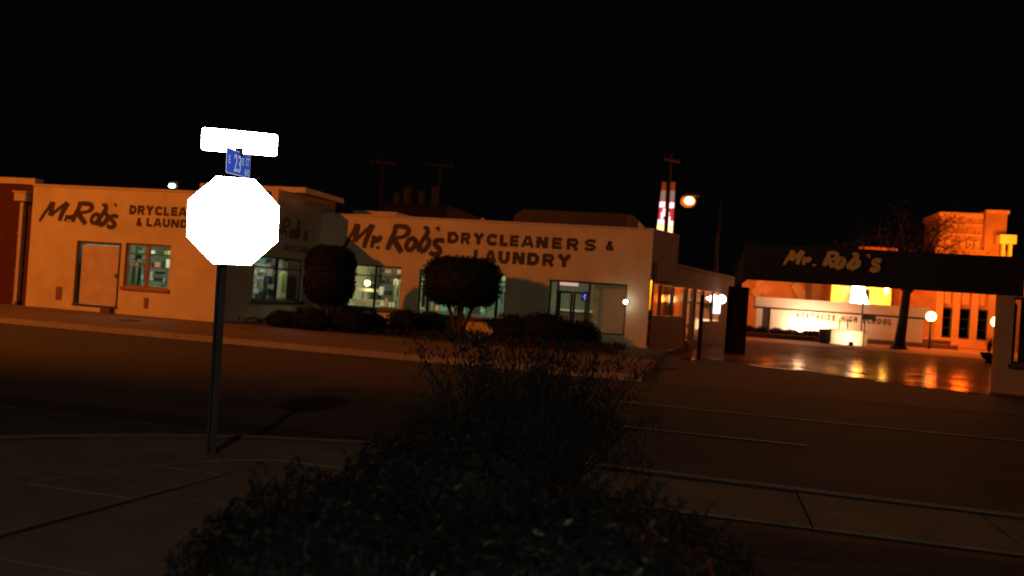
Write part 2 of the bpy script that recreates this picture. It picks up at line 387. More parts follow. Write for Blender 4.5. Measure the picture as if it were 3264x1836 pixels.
path = [(-3.4, 6.25), (-2.2, 6.25), (-2.05, 4.9), (-1.9, 3.5), (-1.8, 2.2), (-3.9, 2.2), (-3.65, 3.5), (-3.5, 4.9)]
slab([path[0], path[7], path[2], path[1]], parent=near); slab([path[7], path[6], path[3], path[2]], parent=near); slab([path[6], path[5], path[4], path[3]], parent=near)
bed = MB(); nx_, ny_ = 40, 24; vs = []
for j in range(ny_ + 1):
    for i in range(nx_ + 1):
        xx = -1.75 + 15 * i / nx_; yy = .3 + 5.9 * j / ny_; e = min(1, j / 3, (ny_ - j) / 2, i / 2)
        vs.append((xx, yy, .085 + .08 * e + random.uniform(-.02, .02) * e))
bed.add(vs, [(j * (nx_ + 1) + i, j * (nx_ + 1) + i + 1, (j + 1) * (nx_ + 1) + i + 1, (j + 1) * (nx_ + 1) + i) for j in range(ny_) for i in range(nx_)])
struct(bed.build('planting_bed', soil, smooth=True))
pm = bpy.data.materials.new('puddle_water'); pm.use_nodes = True; pb_ = pm.node_tree.nodes['Principled BSDF']; pb_.inputs['Base Color'].default_value = (.02, .015, .012, 1); pb_.inputs['Roughness'].default_value = .06; pb_.inputs['IOR'].default_value = 1.33
for (px_, py_, a_, b_) in ((2180, 1143, .18, .75), (2207, 1146, .13, .65), (2080, 1170, .5, .5), (2480, 1172, .7, .5)):
    c_ = onG(px_, py_, .004); pp_ = []
    for i in range(22):
        t_ = 6.283 * i / 22; q_ = 1 + .22 * math.sin(3 * t_ + px_) + .12 * math.sin(5 * t_); pp_.append((c_.x + a_ * q_ * math.cos(t_), c_.y + b_ * q_ * math.sin(t_), .016))
    o_ = MB().add(pp_, [tuple(range(22))]).build('puddle', pm); struct(o_)
# road markings
def strip(x0, x1, y0, y1, m, nm='road_marking', z=-.012):
    b = MB(); n = max(2, int((x1 - x0) / .35)); v = []
    for i in range(n + 1):
        xx = x0 + (x1 - x0) * i / n; v += [(xx, y0 + random.uniform(-.012, .012), z), (xx, y1 + random.uniform(-.012, .012), z)]
    b.add(v, [(2 * i, 2 * i + 2, 2 * i + 3, 2 * i + 1) for i in range(n)]); return b.build(nm, m, road)
strip(-1.5, 45, 13.42, 13.55, paint_w)
for x0 in (-2.0, 10.3): strip(x0, x0 + 3.25, 10.82, 10.93, paint_y)

# far sidewalk, its kerb, planting bed in front of the laundry
fk = MB(); fk.box(-70, -1.3, 17.25, 17.42, -.03, .11); fk.box(8.3, 70, 17.25, 17.42, -.03, .11); struct(fk.build('kerb', kerb_m))
fs_ = struct(MB().box(-70, -1.3, 17.42, 27.6, -.03, .05).box(8.3, 70, 17.42, 22.3, -.03, .05).build('sidewalk', mat('joint_dirt', (.03, .026, .02), .95)))
x = -26.0
while x < -1.4:
    x1 = min(x + 1.5, -1.32)
    for (a, b) in ((17.43, 18.95), (18.96, 20.45), (20.46, 22.38)):
        slab([(x, a), (x1, a), (x1, b), (x, b)], z0=.05, z1=.115, parent=fs_)
    x += 1.5
cover = MB().add([(-14.35, 22.4, .12), (-1.3, 22.4, .12), (-1.3, 27.6, .12), (-13.85, 27.6, .12)], [(0, 1, 2, 3)])
struct(cover.build('planting_bed', soil)).location.z = .0
# manhole on the sidewalk at the left wing
p = onG(412, 1021, .12)
mh = MB(); mh.tube([(p.x, p.y, .11), (p.x, p.y, .128)], [.34, .33], 20)
for i in range(5): mh.box(p.x - .22, p.x + .22, p.y - .2 + i * .09, p.y - .16 + i * .09, .128, .134)
tag(mh.build('manhole_cover', mat('cast_iron', (.02, .018, .016), .7)), 'round dark iron manhole cover in the sidewalk below the small window', 'manhole cover')

# drive under the canopy: wet concrete, runs back to the school street
def wet_mat():
    m = bpy.data.materials.new('wet_concrete'); m.use_nodes = True; nt = m.node_tree; b = nt.nodes['Principled BSDF']; out = nt.nodes['Material Output']
    geo = nt.nodes.new('ShaderNodeNewGeometry'); L = nt.links.new
    n1 = nt.nodes.new('ShaderNodeTexNoise'); n1.inputs['Scale'].default_value = 1.3; n1.inputs['Detail'].default_value = 8
    L(geo.outputs['Position'], n1.inputs['Vector'])
    r2 = nt.nodes.new('ShaderNodeValToRGB'); r2.color_ramp.elements[0].position = .4; r2.color_ramp.elements[1].position = .6
    r2.color_ramp.elements[0].color = (.12, .05, .03, 1); r2.color_ramp.elements[1].color = (.07, .03, .02, 1)
    L(n1.outputs['Fac'], r2.inputs[0]); L(r2.outputs[0], b.inputs['Base Color']); b.inputs['Roughness'].default_value = .9; b.inputs['Specular IOR Level'].default_value = .05
    n2 = nt.nodes.new('ShaderNodeTexNoise'); n2.inputs['Scale'].default_value = 7; n2.inputs['Detail'].default_value = 5
    L(geo.outputs['Position'], n2.inputs['Vector'])
    bp = nt.nodes.new('ShaderNodeBump'); bp.inputs['Strength'].default_value = .3; bp.inputs['Distance'].default_value = .012
    L(n2.outputs['Fac'], bp.inputs['Height'])
    g = nt.nodes.new('ShaderNodeBsdfGlossy'); g.inputs['Roughness'].default_value = .13; g.inputs[0].default_value = (1, .85, .75, 1); L(bp.outputs[0], g.inputs['Normal'])
    # water film: deepest in the dip at the front of the drive, thin and broken farther back
    sp = nt.nodes.new('ShaderNodeSeparateXYZ'); L(geo.outputs['Position'], sp.inputs[0])
    mr = nt.nodes.new('ShaderNodeMapRange'); mr.inputs['From Min'].default_value = 34; mr.inputs['From Max'].default_value = 27; mr.inputs['To Min'].default_value = .15; mr.inputs['To Max'].default_value = 1
    L(sp.outputs['Y'], mr.inputs['Value'])
    r3 = nt.nodes.new('ShaderNodeMapRange'); r3.inputs['From Min'].default_value = .36; r3.inputs['From Max'].default_value = .6; r3.inputs['To Min'].default_value = .0; r3.inputs['To Max'].default_value = .17
    L(n1.outputs['Fac'], r3.inputs['Value'])
    mu = nt.nodes.new('ShaderNodeMath'); mu.operation = 'MULTIPLY'; L(mr.outputs[0], mu.inputs[0]); L(r3.outputs[0], mu.inputs[1])
    mx = nt.nodes.new('ShaderNodeMixShader'); L(mu.outputs[0], mx.inputs[0]); L(b.outputs[0], mx.inputs[1]); L(g.outputs[0], mx.inputs[2]); L(mx.outputs[0], out.inputs[0])
    return m
lot = MB().add([(-1.2, 26.9, .02), (2.5, 24.6, .02), (5.5, 21.9, .02), (8.6, 20.6, .02), (20, 44.5, .02), (-1.2, 44.5, .02)], [(0, 1, 2, 3, 4, 5)])
struct(lot.build('driveway', wet_mat()))
ap = MB().add([(-1.29, 17.26, -.015), (8.29, 17.26, -.015), (8.6, 20.6, .010), (5.5, 21.9, .010), (2.5, 24.6, .010), (-1.29, 26.9, .010)], [(0, 1, 2, 3, 4, 5)])
struct(ap.build('driveway_apron', mat('dry_driveway_concrete', (.10, .09, .075), .9, noise=.4, nscale=1.2, bump=.5, bscale=30)))
fr = MB().quad((-40, 44.6, .03), (60, 44.6, .03), (60, 66, .03), (-40, 66, .03))
struct(fr.build('school_forecourt', mat('forecourt_paving', (.20, .11, .08), .8, noise=.35, nscale=.8)))

# ================================================================== LAUNDRY: left wing
WX0, WX1, WY = -21.35, -14.4, 22.4
FL = Pl((WX0, WY), (WX1, WY)); H = 3.97
def P1(x, y): return FL.px(x, y)
dr = (P1(248, 770)[0], P1(388, 770)[0], P1(300, 972)[1], P1(300, 770)[1])
wn = (P1(396, 850)[0], P1(540, 850)[0], P1(440, 916)[1], P1(440, 776)[1])
L1 = thing('laundry_building', "low cream laundry building with Mr. Rob's painted on both street walls", 'building', (-10, 25, 0))
wall_mesh(FL.L, 0, H, [dr, wn], FL).build('front_wall', white_wall, L1)
MB().box(-.02, FL.L + .04, -.3, .03, H, H + .07, FL).build('coping', coping, L1, label='thin pale coping along the top of the left wing')
# boarded doorway
b = MB(); b.box(dr[0] + .0, dr[0] + .10, -.22, .03, dr[2], dr[3], FL); b.box(dr[0] + .1, dr[1], -.22, .03, dr[3] - .07, dr[3], FL); b.box(dr[1] - .05, dr[1], -.22, .02, dr[2], dr[3] - .07, FL)
b.box(dr[0] - .03, dr[1] + .02, -.2, .05, dr[2] - .05, dr[2] - .002, FL)
do = b.build('door', dark_frame, L1, label='doorway closed off with a pale board in a dark frame')
MB().box(dr[0] + .16, dr[1] - .06, -.10, -.05, dr[2] + .02, dr[3] - .12, FL).build('door_panel', wood_ply, do)
MB().box(dr[1] - .17, dr[1] - .13, -.05, .0, dr[2] + .9, dr[2] + 1.02, FL).build('handle', galv, do)
st = MB(); su = P1(345, 985)[0]; st.box(su - .17, su + .2, -.0, .16, .12, dr[2] - .052, FL); st.box(su - .12, su + .16, .0, .19, .16, .22, FL)
tag(st.build('step_block', mat('brown_step_concrete', (.16, .1, .07), .9, noise=.3)), 'small brown block set against the wall under the boarded doorway', 'step')
window(L1, FL, *wn, mull=[P1(463, 850)[0]], trans=[P1(440, 849)[1]], m=mat('brown_window_frame', (.28, .14, .10), .6, noise=.2), fw=.055, mw=.055, dep=.10)
for (cx, cy, w, h, lab) in ((188, 935, .22, .42, 'flat metal wall vent low on the cream wall left of the boarded doorway'), (466, 966, .15, .34, 'narrow metal wall vent just below the small four-pane window')):
    u, z = P1(cx, cy); q = MB(); q.box(u - w / 2, u + w / 2, .0, .02, z - h / 2, z + h / 2, FL)
    for i in range(7): q.box(u - w / 2 + .02, u + w / 2 - .02, .02, .032, z - h / 2 + .03 + i * (h - .06) / 7, z - h / 2 + .03 + (i + .5) * (h - .06) / 7, FL)
    q.build('wall_vent', mat('vent_metal', (.2, .12, .09), .7), L1, label=lab)
# painted lettering on the left wing
z1s = lambda x, y: P1(x / 1.9315, 350 + y / 1.9315)
for ch, a, b_, t, bt in (('M', 245, 428, 550, 700), ('r', 395, 455, 640, 695), ('.', 415, 432, 682, 697), ('R', 440, 575, 560, 715), ('o', 555, 620, 630, 710), ('b', 600, 672, 575, 725), ("'", 692, 722, 573, 602), ('s', 655, 732, 640, 737)):
    (u0, zt), (u1, zb) = z1s(a, t), z1s(b_, bt); zt = z1s((a + b_) / 2, t)[1]; zb = z1s((a + b_) / 2, bt)[1]
    script_letter(ch, FL, (u0, u1, zb, zt), L1, lettering, name='painted_letter')
for ch, a, b_ in (('D', 802, 842), ('R', 850, 896), ('Y', 902, 947), ('C', 957, 1003), ('L', 1012, 1047), ('E', 1056, 1098), ('A', 1102, 1152), ('N', 1158, 1205), ('E', 1214, 1256), ('R', 1264, 1308), ('S', 1316, 1356)):
    y = 588 + (a - 802) * .042; (u0, _), (u1, _) = z1s(a, y), z1s(b_, y); zt = z1s((a + b_) / 2, y)[1]; zb = z1s((a + b_) / 2, y + 56)[1]
    block_letter(ch, FL, (u0, u1, zb, zt), L1, lettering, name='painted_letter', wt=.33)
for ch, a, b_ in (('&', 842, 876), ('L', 905, 942), ('A', 948, 998), ('U', 1004, 1048), ('N', 1056, 1104), ('D', 1112, 1158), ('R', 1166, 1212), ('Y', 1218, 1262)):
    y = 664 + (a - 842) * .045; (u0, _), (u1, _) = z1s(a, y), z1s(b_, y); zt = z1s((a + b_) / 2, y)[1]; zb = z1s((a + b_) / 2, y + 52)[1]
    block_letter(ch, FL, (u0, u1, zb, zt), L1, lettering, name='painted_letter', wt=.33)
# side wall of the wing
FS = Pl((WX1, WY), (-13.85, 27.6))
def PS(x, y): return FS.px(x, y)
sw = (PS(812, 850)[0], PS(968, 850)[0], PS(890, 958)[1], PS(890, 821)[1])
wall_mesh(FS.L, 0, 3.97, [sw], FS).build('side_wall', white_wall, L1)
MB().box(2.6, FS.L + .9, -.3, -.02, 3.972, 4.498, FS).build('upper_wall', white_wall, L1)
window(L1, FS, *sw, mull=[PS(891, 850)[0]], trans=[PS(890, 856)[1]], m=dark_frame, fw=.05, mw=.045, dep=.1)
for ch, t in (('M', 0), ('r', .2), ('R', .30), ('o', .50), ('b', .62), ("'", .78), ('s', .82)):
    ww = {'M': .22, 'r': .1, 'R': .22, 'o': .14, 'b': .14, "'": .05, 's': .14}[ch]
    u0, u1 = PS(850, 720)[0], PS(990, 720)[0]; zz = {"'": (3.45, 3.55), 'M': (3.0, 3.62), 'R': (2.95, 3.62), 'b': (2.92, 3.6)}.get(ch, (2.92, 3.3))
    script_letter(ch, FS, (u0 + (u1 - u0) * t, u0 + (u1 - u0) * (t + ww), *zz), L1, mat('faint_sign_paint', (.19, .15, .14), .8, noise=.3, nscale=6), name='painted_letter')  # paler brown than the lettering on the front walls
for i, ch in enumerate('DRYCLEANERS'):
    u0, u1 = PS(905, 800)[0], PS(1000, 800)[0]; d_ = (u1 - u0) / 11
    block_letter(ch, FS, (u0 + d_ * i, u0 + d_ * (i + .84), 2.5, 2.72), L1, MATS['faint_sign_paint'], name='painted_letter', wt=.2)
# roof slabs (pale edge boards over a shaded gap)
e1 = MB().box(-17.6, -13.55, 25.7, 28.7, 4.50, 4.68); e1.build('roof_slab', coping, L1, label='flat roof slab with a pale edge over the shaded side wall')
p = onD(1265, 676, 31)
MB().box(p.x - 1.75, p.x, p.y, p.y + 2.6, p.z - .2, p.z).box(p.x - 1.5, p.x - .25, p.y + .3, p.y + 2.3, 3.6, p.z - .2).build('roof_slab', coping, L1, label='small low roof slab just behind the wall over the script lettering')
MB().box(WX0 + .05, WX1 - .1, WY + .25, 33, 3.4, 3.55).box(-14.35, -2.1, 27.85, 37, 3.40, 3.55).build('roof', roof_m, L1)

# ================================================================== LAUNDRY: long front
def P2(x, y): return F2.px(x, y)
wA = (P2(1105, 900)[0], P2(1277, 900)[0], P2(1200, 984)[1], P2(1200, 846)[1])
wB = (P2(1335, 900)[0], P2(1613, 900)[0], P2(1470, 1000)[1] - .12, P2(1470, 866)[1])
wC = (P2(1748, 950)[0], P2(1998, 950)[0], P2(1870, 1062)[1], P2(1870, 898)[1])
wall_mesh(F2.L, 0, H, [wA, wB, wC], F2).build('front_wall', white_wall, L1)
MB().box(.0, F2.L + .03, -.3, .03, H, H + .07, F2).build('coping', coping, L1, label='thin pale coping along the top of the long front')
window(L1, F2, *wA, mull=[P2(1194, 900)[0]], trans=[P2(1200, 880)[1]], m=dark_frame, dep=.1)
window(L1, F2, *wB, mull=[P2(1365, 900)[0], P2(1472, 900)[0], P2(1585, 900)[0]], trans=[], m=dark_frame, dep=.1)
# storefront C: fixed lights and a glazed double door
wc = window(L1, F2, *wC, mull=[P2(1775, 950)[0], P2(1876, 950)[0]], m=dark_frame, dep=.14, sill=False, fw=.06)
dl = P2(1775, 950)[0] + .05; dr2 = P2(1876, 950)[0] - .05; mid = (dl + dr2) / 2
for (a, b_) in ((dl, mid - .01), (mid + .01, dr2)):
    q = MB(); q.box(a, a + .07, -.13, -.08, wC[2] + .02, wC[3] - .35, F2); q.box(b_ - .07, b_, -.13, -.08, wC[2] + .02, wC[3] - .35, F2)
    q.box(a + .07, b_ - .07, -.13, -.08, wC[3] - .43, wC[3] - .35, F2); q.box(a + .07, b_ - .07, -.13, -.08, wC[2] + .02, wC[2] + .2, F2)
    dd = q.build('door', dark_frame, L1, label='glazed aluminium door leaf of the entrance')
    MB().tube([F2(b_ - .1, -.05, wC[2] + .9), F2(b_ - .1, -.03, wC[2] + 1.25)], .012, 6).build('handle', galv, dd)
z3 = lambda x, y: P2(1300 + x / 2.229, 600 + y / 2.229)
for ch in G: script_letter(ch, F2, None, L1, lettering, name='painted_letter')
for ch, a, b_ in (('D', 308, 386), ('R', 403, 473), ('Y', 492, 564), ('C', 587, 663), ('L', 682, 738), ('E', 752, 820), ('A', 832, 924), ('N', 942, 1020), ('E', 1050, 1128), ('R', 1156, 1246), ('S', 1276, 1372), ('&', 1434, 1492)):
    (u0, zt), (u1, zb) = z3(a, 0), z3(b_, 0)
    block_letter(ch, F2, (u0, u1, 3.19 if ch != '&' else 3.24, 3.58 if ch != '&' else 3.56), L1, lettering, name='painted_letter', wt=.36)
for ch, a, b_ in (('L', 505, 562), ('A', 582, 662), ('U', 680, 756), ('N', 782, 862), ('D', 884, 968), ('R', 992, 1080), ('Y', 1098, 1194)):
    u0, u1 = z3(a, 0)[0], z3(b_, 0)[0]
    block_letter(ch, F2, (u0, u1, z3(950, 440 + 82 + 42)[1] + .06, z3(950, 463)[1]), L1, lettering, name='painted_letter', wt=.35)
# east return wall and the long glazed side
FE = Pl((-2.0, 27.6), (-1.25, 29.6))
wall_mesh(FE.L, 2.36, H, [], FE).build('return_wall', white_wall, L1)
MB().box(-.05, FE.L, -.3, .03, H, H + .07, FE).build('coping', coping, L1)
FG = Pl((-1.9, 27.75), (1.05, 40.0))
def PG(x, y): return FG.px(x, y)
FG2 = Pl((-1.22, 29.62), (1.05, 40.0))
gl = [(2080, 2101), (2107, 2140), (2146, 2182), (2190, 2205), (2218, 2236), (2243, 2270), (2274, 2298)]
zt, zb = 2.25, 1.18
def FGx(x): return PG(x, 950)[0]
holes = []
for i, (a, b_) in enumerate(gl):
    holes.append((FGx(a), FGx(b_), zb if i < 3 else (.28 if i < 5 else 1.0), zt))
FGT = FG
lw = wall_mesh(FG.L, 0, 2.95, holes, FG, .05)
lw.build('side_wall', mat('brown_painted_storefront', (.12, .055, .035), .8, noise=.3, nscale=2), L1, label='brown low side wall with a row of yellow-lit panes')
MB().box(1.9, FG.L, -.25, .1, 2.952, 3.05, FG).build('coping', MATS['brown_painted_storefront'], L1, label='edge board over the glazed side')
for i, h in enumerate(holes):
    window(L1, FG, *h, trans=([1.85] if i in (3, 4) else []), m=dark_frame, fw=.03, dep=.0, sill=False)

# small things on the roof
def cone_vent(x, y, d):
    p = onD(x, y, d); t = thing('roof_vent', 'tiny pale cone-topped vent poking over the front parapet', 'roof vent', (p.x, p.y, 3.55))
    MB().tube([(p.x, p.y, 3.55), (p.x, p.y, p.z - .16)], .09, 10).build('pipe', galv, t)
    MB().tube([(p.x, p.y, p.z - .16), (p.x, p.y, p.z)], [.17, .03], 12).build('cap', coping, t)
cone_vent(1540, 694, 30)
pa, pb = onY(1654, 672, 30), onY(1991, 676, 30); zc = (pa.z + pb.z) / 2
hv = thing('roof_housing', 'wide brown roof housing with sloping ends above the laundry lettering', 'roof housing', (pa.x, 30, 3.55))
def hs(x): return onY(x, 700, 30).x
b = MB(); b.prism([(hs(1625), 3.55), (hs(1985), 3.55), (hs(1996), zc), (hs(1665), zc), (hs(1640), zc - .22)], 30, 33); b.build('housing', mat('brown_sheet_metal', (.045, .033, .027), .7, noise=.3, nscale=1.5), hv)
b = MB(); b.prism([(hs(1988), 3.55), (hs(2036), 3.55), (hs(2036), zc - .22), (hs(2022), zc - .07), (hs(1998), zc - .01)], 29.9, 32.8); b.build('end_cap', mat('tan_sheet_metal', (.09, .075, .055), .7, noise=.3), hv)

# ================================================================== interiors
def room(x0, x1, y0, y1, zc=3.3, right=True):
    b = MB(); b.quad((x0, y1, .0), (x1, y1, .0), (x1, y1, zc), (x0, y1, zc)); b.quad((x0, y0, zc), (x1, y0, zc), (x1, y1, zc), (x0, y1, zc))
    b.quad((x0, y0, .0), (x0, y1, .0), (x0, y1, zc), (x0, y0, zc))
    yr = y0 if right else 27.9
    b.quad((x1, y0 if right else 27.9, .0), (x1, y1, .0), (x1, y1, zc), (x1, yr, zc))
    b.build('room_lining', plaster_in, L1)
    MB().quad((x0, y0, .14), (x1, y0, .14), (x1, y1, .14), (x0, y1, .14)).build('room_floor', floor_in, L1)
room(-20.9, -14.3, 22.68, 29.5, right=False); room(-13.55, -2.35, 27.9, 36.5)
tube_m = emat('fluorescent_tube', (.92, 1.0, .9), 14); tube_w = emat('warm_fluorescent_tube', (1, .93, .72), 14)
def fixture(x, y, z, L, rz, label, m=tube_m, P=26):
    t = thing('fluorescent_light', label, 'ceiling light', (x, y, z), 'fluorescent lights inside the laundry', rz)
    MB().box(-L / 2, L / 2, -.09, .09, -.0, .05).build('housing', white_en, t, world=False)
    for s_ in (-.045, .045): MB().tube([(-L / 2 + .03, s_, -.035), (L / 2 - .03, s_, -.035)], .02, 8).build('tube', m, t, world=False)
    MB().box(-.01, .01, -.01, .01, .05, max(.06, 3.3 - z)).build('hanger', galv, t, world=False)
fixture(-19.2, 25.6, 2.7, 1.5, .2, 'fluorescent fitting at the left, seen through the small four-pane window')
fixture(-17.0, 26.4, 2.6, 1.5, .2, 'fluorescent fitting at the right, seen through the small four-pane window')
fixture(-15.7, 27.0, 2.62, 1.3, 1.1, 'fluorescent fitting just inside the shaded side window')
fixture(-11.4, 30.0, 2.55, 1.5, 1.2, 'warm fluorescent fitting inside the window left of the mushroom tree', tube_w)
fixture(-8.0, 31, 2.8, 1.5, 0, 'fluorescent fitting behind the window the mushroom tree hides')
fixture(-4.9, 28.7, 2.45, 1.15, .0, 'fluorescent fitting glowing at the top of the glazed entrance')
lamp('room_light', (-18.2, 25.2, 2.9), 105, (.85, 1, .62), kind='AREA', aim=(-18.2, 25.6, 0), size=(2.5, 2))
lamp('room_light', (-15.9, 27.2, 3.0), 120, (.9, .96, 1), kind='AREA', aim=(-15.9, 27.2, 0), size=(1.6, 2.4))
lamp('room_light', (-10.9, 29.8, 3.0), 170, (1, .9, .5), kind='AREA', aim=(-10.9, 30.4, 0), size=(3, 3))
lamp('room_light', (-7.6, 29.8, 3.0), 150, (.9, 1, .82), kind='AREA', aim=(-7.6, 30.4, 0), size=(2, 3))
lamp('room_light', (-4.4, 30.0, 3.0), 45, (1, .72, .45), kind='AREA', aim=(-4.4, 30.4, 0), size=(2.5, 3))
# garment rails
cl = [teal_c, green_c, pale_c, blue_c, brown_c, black_c, pink_c, white_en]
def garment_mesh():
    b = MB(); pts = [(-.22, 0), (.22, 0), (.24, -.75), (-.24, -.75)]
    v = []; n = 7
    for j, (z, w) in enumerate(((.0, .06), (-.08, .22), (-.3, .2), (-.8, .24))):
        for i in range(n): v.append((.02 * math.sin(i * 2 + j) , -w + 2 * w * i / (n - 1), z))
    f = [(j * n + i, j * n + i + 1, (j + 1) * n + i + 1, (j + 1) * n + i) for j in range(3) for i in range(n - 1)]
    b.add(v, f); b.add([(p[0] + .03, p[1], p[2]) for p in v], [tuple(reversed(q)) for q in f]); return b
GM = {}
def rail(x, y, z, L, rz, n, where, pal):
    t = thing('garment_rail', 'garment rail hung with cleaned clothes ' + where, 'clothes rail', (x, y, 0), 'garment rails inside the laundry', rz)
    MB().tube([(-L / 2, 0, z), (L / 2, 0, z)], .015, 6).build('rail', galv, t, world=False)
    for s_ in (-1, 1): MB().tube([(s_ * L / 2, 0, .14), (s_ * L / 2, 0, z)], .015, 6).build('upright', galv, t, world=False)
    for i in range(n):
        m = pal[random.randrange(len(pal))]
        if m.name not in GM: o = garment_mesh().build('garment', m, t, world=False); GM[m.name] = o.data
        else: o = bpy.data.objects.new('garment', GM[m.name]); COL.objects.link(o); o.parent = t
        o.location = (-L / 2 + L * (i + .5) / n, 0, z - .06); o.rotation_euler = (0, 0, random.uniform(-.5, .5)); o.scale = (1, 1, random.uniform(.8, 1.3))
rail(-19.2, 23.3, 2.0, 1.0, .1, 6, 'behind the left panes of the four-pane window', [green_c, brown_c, black_c, pale_c])
rail(-18.2, 23.4, 1.85, .8, .3, 5, 'behind the right panes of the four-pane window', [teal_c, green_c, pale_c, brown_c])
rail(-16.6, 27.2, 1.9, 2.0, .2, 9, 'behind the shaded side window', [pale_c, pale_c, blue_c, brown_c])
rail(-10.9, 29.4, 1.9, 1.5, 0, 8, 'behind the window with the warm bulb', [pale_c, green_c, brown_c, black_c])
rail(-8.2, 29.6, 1.9, 2.6, 0, 9, 'behind the window the mushroom tree hides', [teal_c, white_en, pale_c])
# presses and counters
def press(x, y, rz, lab):
    t = thing('pressing_machine', lab, 'pressing machine', (x, y, .14), 'pressing machines inside the laundry', rz)
    MB().box(-.4, .4, -.3, .3, 0, .75).build('cabinet', white_en, t, world=False)
    MB().box(-.55, .55, -.22, .22, .76, .86).build('board', pale_c, t, world=False)
    MB().tube([(-.3, .28, .75), (-.3, .3, 1.5), (.2, .1, 1.5)], .03, 8).build('arm', galv, t, world=False)
    MB().box(-.5, .5, -.2, .2, 1.15, 1.27).build('head', white_en, t, world=False)
press(-17.6, 24.4, .1, 'white pressing machine inside the small four-pane window')
press(-15.5, 25.2, 1.3, 'white pressing machine inside the shaded side window')
press(-12.4, 28.9, .1, 'white pressing machine inside the window left of the mushroom tree')
b = MB(); b.box(-19.6, -16.2, 24.05, 24.12, 2.02, 2.08); b.tube([(-19.2, 24.08, 2.08), (-19.2, 24.08, 3.3)], .03, 6); b.tube([(-16.6, 24.08, 2.08), (-16.6, 24.08, 3.3)], .03, 6)
tag(b.build('conveyor_rail', yel_steel), 'yellow overhead conveyor rail seen through the small four-pane window', 'conveyor rail')
def hanging_bulb(px, py, d, r_, col, s_, P, lab, name='hanging_bulb'):
    p = onD(px, py, d); t = thing(name, lab, 'lamp', p)
    MB().ball(p, r_, 12, 8).build('bulb', emat('bulb_' + lab[:12], col, s_), t, smooth=True)
    MB().tube([p + Vector((0, 0, r_)), p + Vector((0, 0, max(.3, 3.25 - p.z)))], .008, 5).build('cord', dark_frame, t)
    MB().tube([p + Vector((0, 0, r_ * .8)), p + Vector((0, 0, r_ * 1.6))], [.05, .03], 8).build('socket', dark_frame, t)
    if P: lamp('bulb_light', p - Vector((0, 0, r_ + .03)), P, col, .06)
hanging_bulb(1171, 902, 30.6, .11, (1, .72, .3), 9, 5, 'bare warm bulb glowing in the window left of the mushroom tree')
p = onY(1863, 944, 27.95)
ns = thing('neon_sign', 'small blue and white lit sign in the entrance door glass', 'neon sign', p)
MB().box(p.x - .10, p.x + .11, p.y, p.y + .03, p.z - .16, p.z + .16).build('backing', mat('blue_sign_backing', (.02, .03, .2), .5), ns)
b = MB()
ribbon(b, catmull([(p.x - .06, p.z + .13, .012), (p.x + .05, p.z + .09, .012), (p.x - .02, p.z - .02, .012), (p.x + .06, p.z - .12, .012)]), lambda u, w, z: Vector((u, p.y - w, z)), .004, .02)
b.build('blue_tube', emat('blue_neon', (.08, .2, 1), 4.5), ns)
b = MB(); b.tube([(p.x + .07, p.y - .03, p.z + .1), (p.x + .04, p.y - .03, p.z), (p.x + .08, p.y - .03, p.z - .1)], .012, 6); b.build('white_tube', emat('white_neon', (.7, .8, 1), 3), ns)
p = onY(1815, 905, 27.95); b = MB(); b.box(p.x - .35, p.x + .3, p.y, p.y + .05, p.z - .06, p.z + .07); tag(b.build('lit_header_sign', emat('pink_white_sign', (.9, .5, .46), .9)), 'narrow pinkish lit sign above the entrance doors', 'sign')
def clutter(x, y, L, rz, z0, n, lab):
    t = thing('stock_shelf', lab, 'shelf', (x, y, .14), 'stock shelves inside the laundry', rz)
    for k_, z_ in enumerate((.55, 1.0, 1.45, 1.9)): MB().box(-L / 2, L / 2, -.18, .18, z_, z_ + .03).build('shelf', galv, t, world=False)
    for s_ in (-1, 1): MB().box(s_ * L / 2 - .02, s_ * L / 2 + .02, -.18, .18, 0, 2.2).build('upright', dark_frame, t, world=False)
    for z_ in (.581, 1.031, 1.481, 1.931):
        u = -L / 2 + .06
        while u < L / 2 - .2:
            w = random.uniform(.08, .28); h = random.uniform(.1, .36); m = random.choice([white_en, pale_c, dark_frame, brown_c, green_c, black_c, teal_c, pink_c, black_c])
            MB().box(u, u + w, -.14, random.uniform(.02, .14), z_, z_ + h).build('carton', m, t, world=False); u += w + random.uniform(.01, .12)
clutter(-18.4, 25.9, 3.0, .1, 0, 0, 'crowded stock shelf seen through the small four-pane window')
clutter(-15.9, 26.2, 2.4, 1.2, 0, 0, 'crowded stock shelf seen through the shaded side window')
clutter(-11.3, 31.6, 3.6, 0, 0, 0, 'crowded stock shelf seen left of the mushroom tree')
clutter(-8.0, 30.6, 3.0, 0, 0, 0, 'crowded stock shelf behind the mushroom tree')
# entrance counter and poster panels
ct = thing('shop_counter', 'brown shop counter inside the glazed entrance', 'counter', (-4.3, 30.2, .14))
MB().box(-5.4, -3.0, 30.0, 30.5, .14, 1.1).build('cabinet', brown_c, ct); MB().box(-5.5, -2.9, 29.95, 30.55, 1.1, 1.15).build('counter_top', pale_c, ct)
b = MB(); b.box(-3.9, -3.2, 31.2, 31.24, 1.3, 2.3); tag(b.build('wall_board', mat('tan_board', (.5, .38, .2), .8)), 'plain tan board on the wall inside the entrance', 'board')
# wall lamp at the right of the entrance
p = onY(1994, 962, 27.4)
wl = thing('wall_lamp', 'bright white round wall lamp at the right edge of the entrance', 'lamp', p)
MB().ball(p, .075, 14, 10).build('globe', emat('white_wall_lamp', (1, .86, .72), 12), wl, smooth=True)
MB().box(p.x - .04, p.x + .04, 27.47, 27.6, p.z - .05, p.z + .05).build('bracket', dark_frame, wl)
lamp('wall_lamp_light', (p.x, 27.2, p.z), 3, (1, .82, .6), .06)
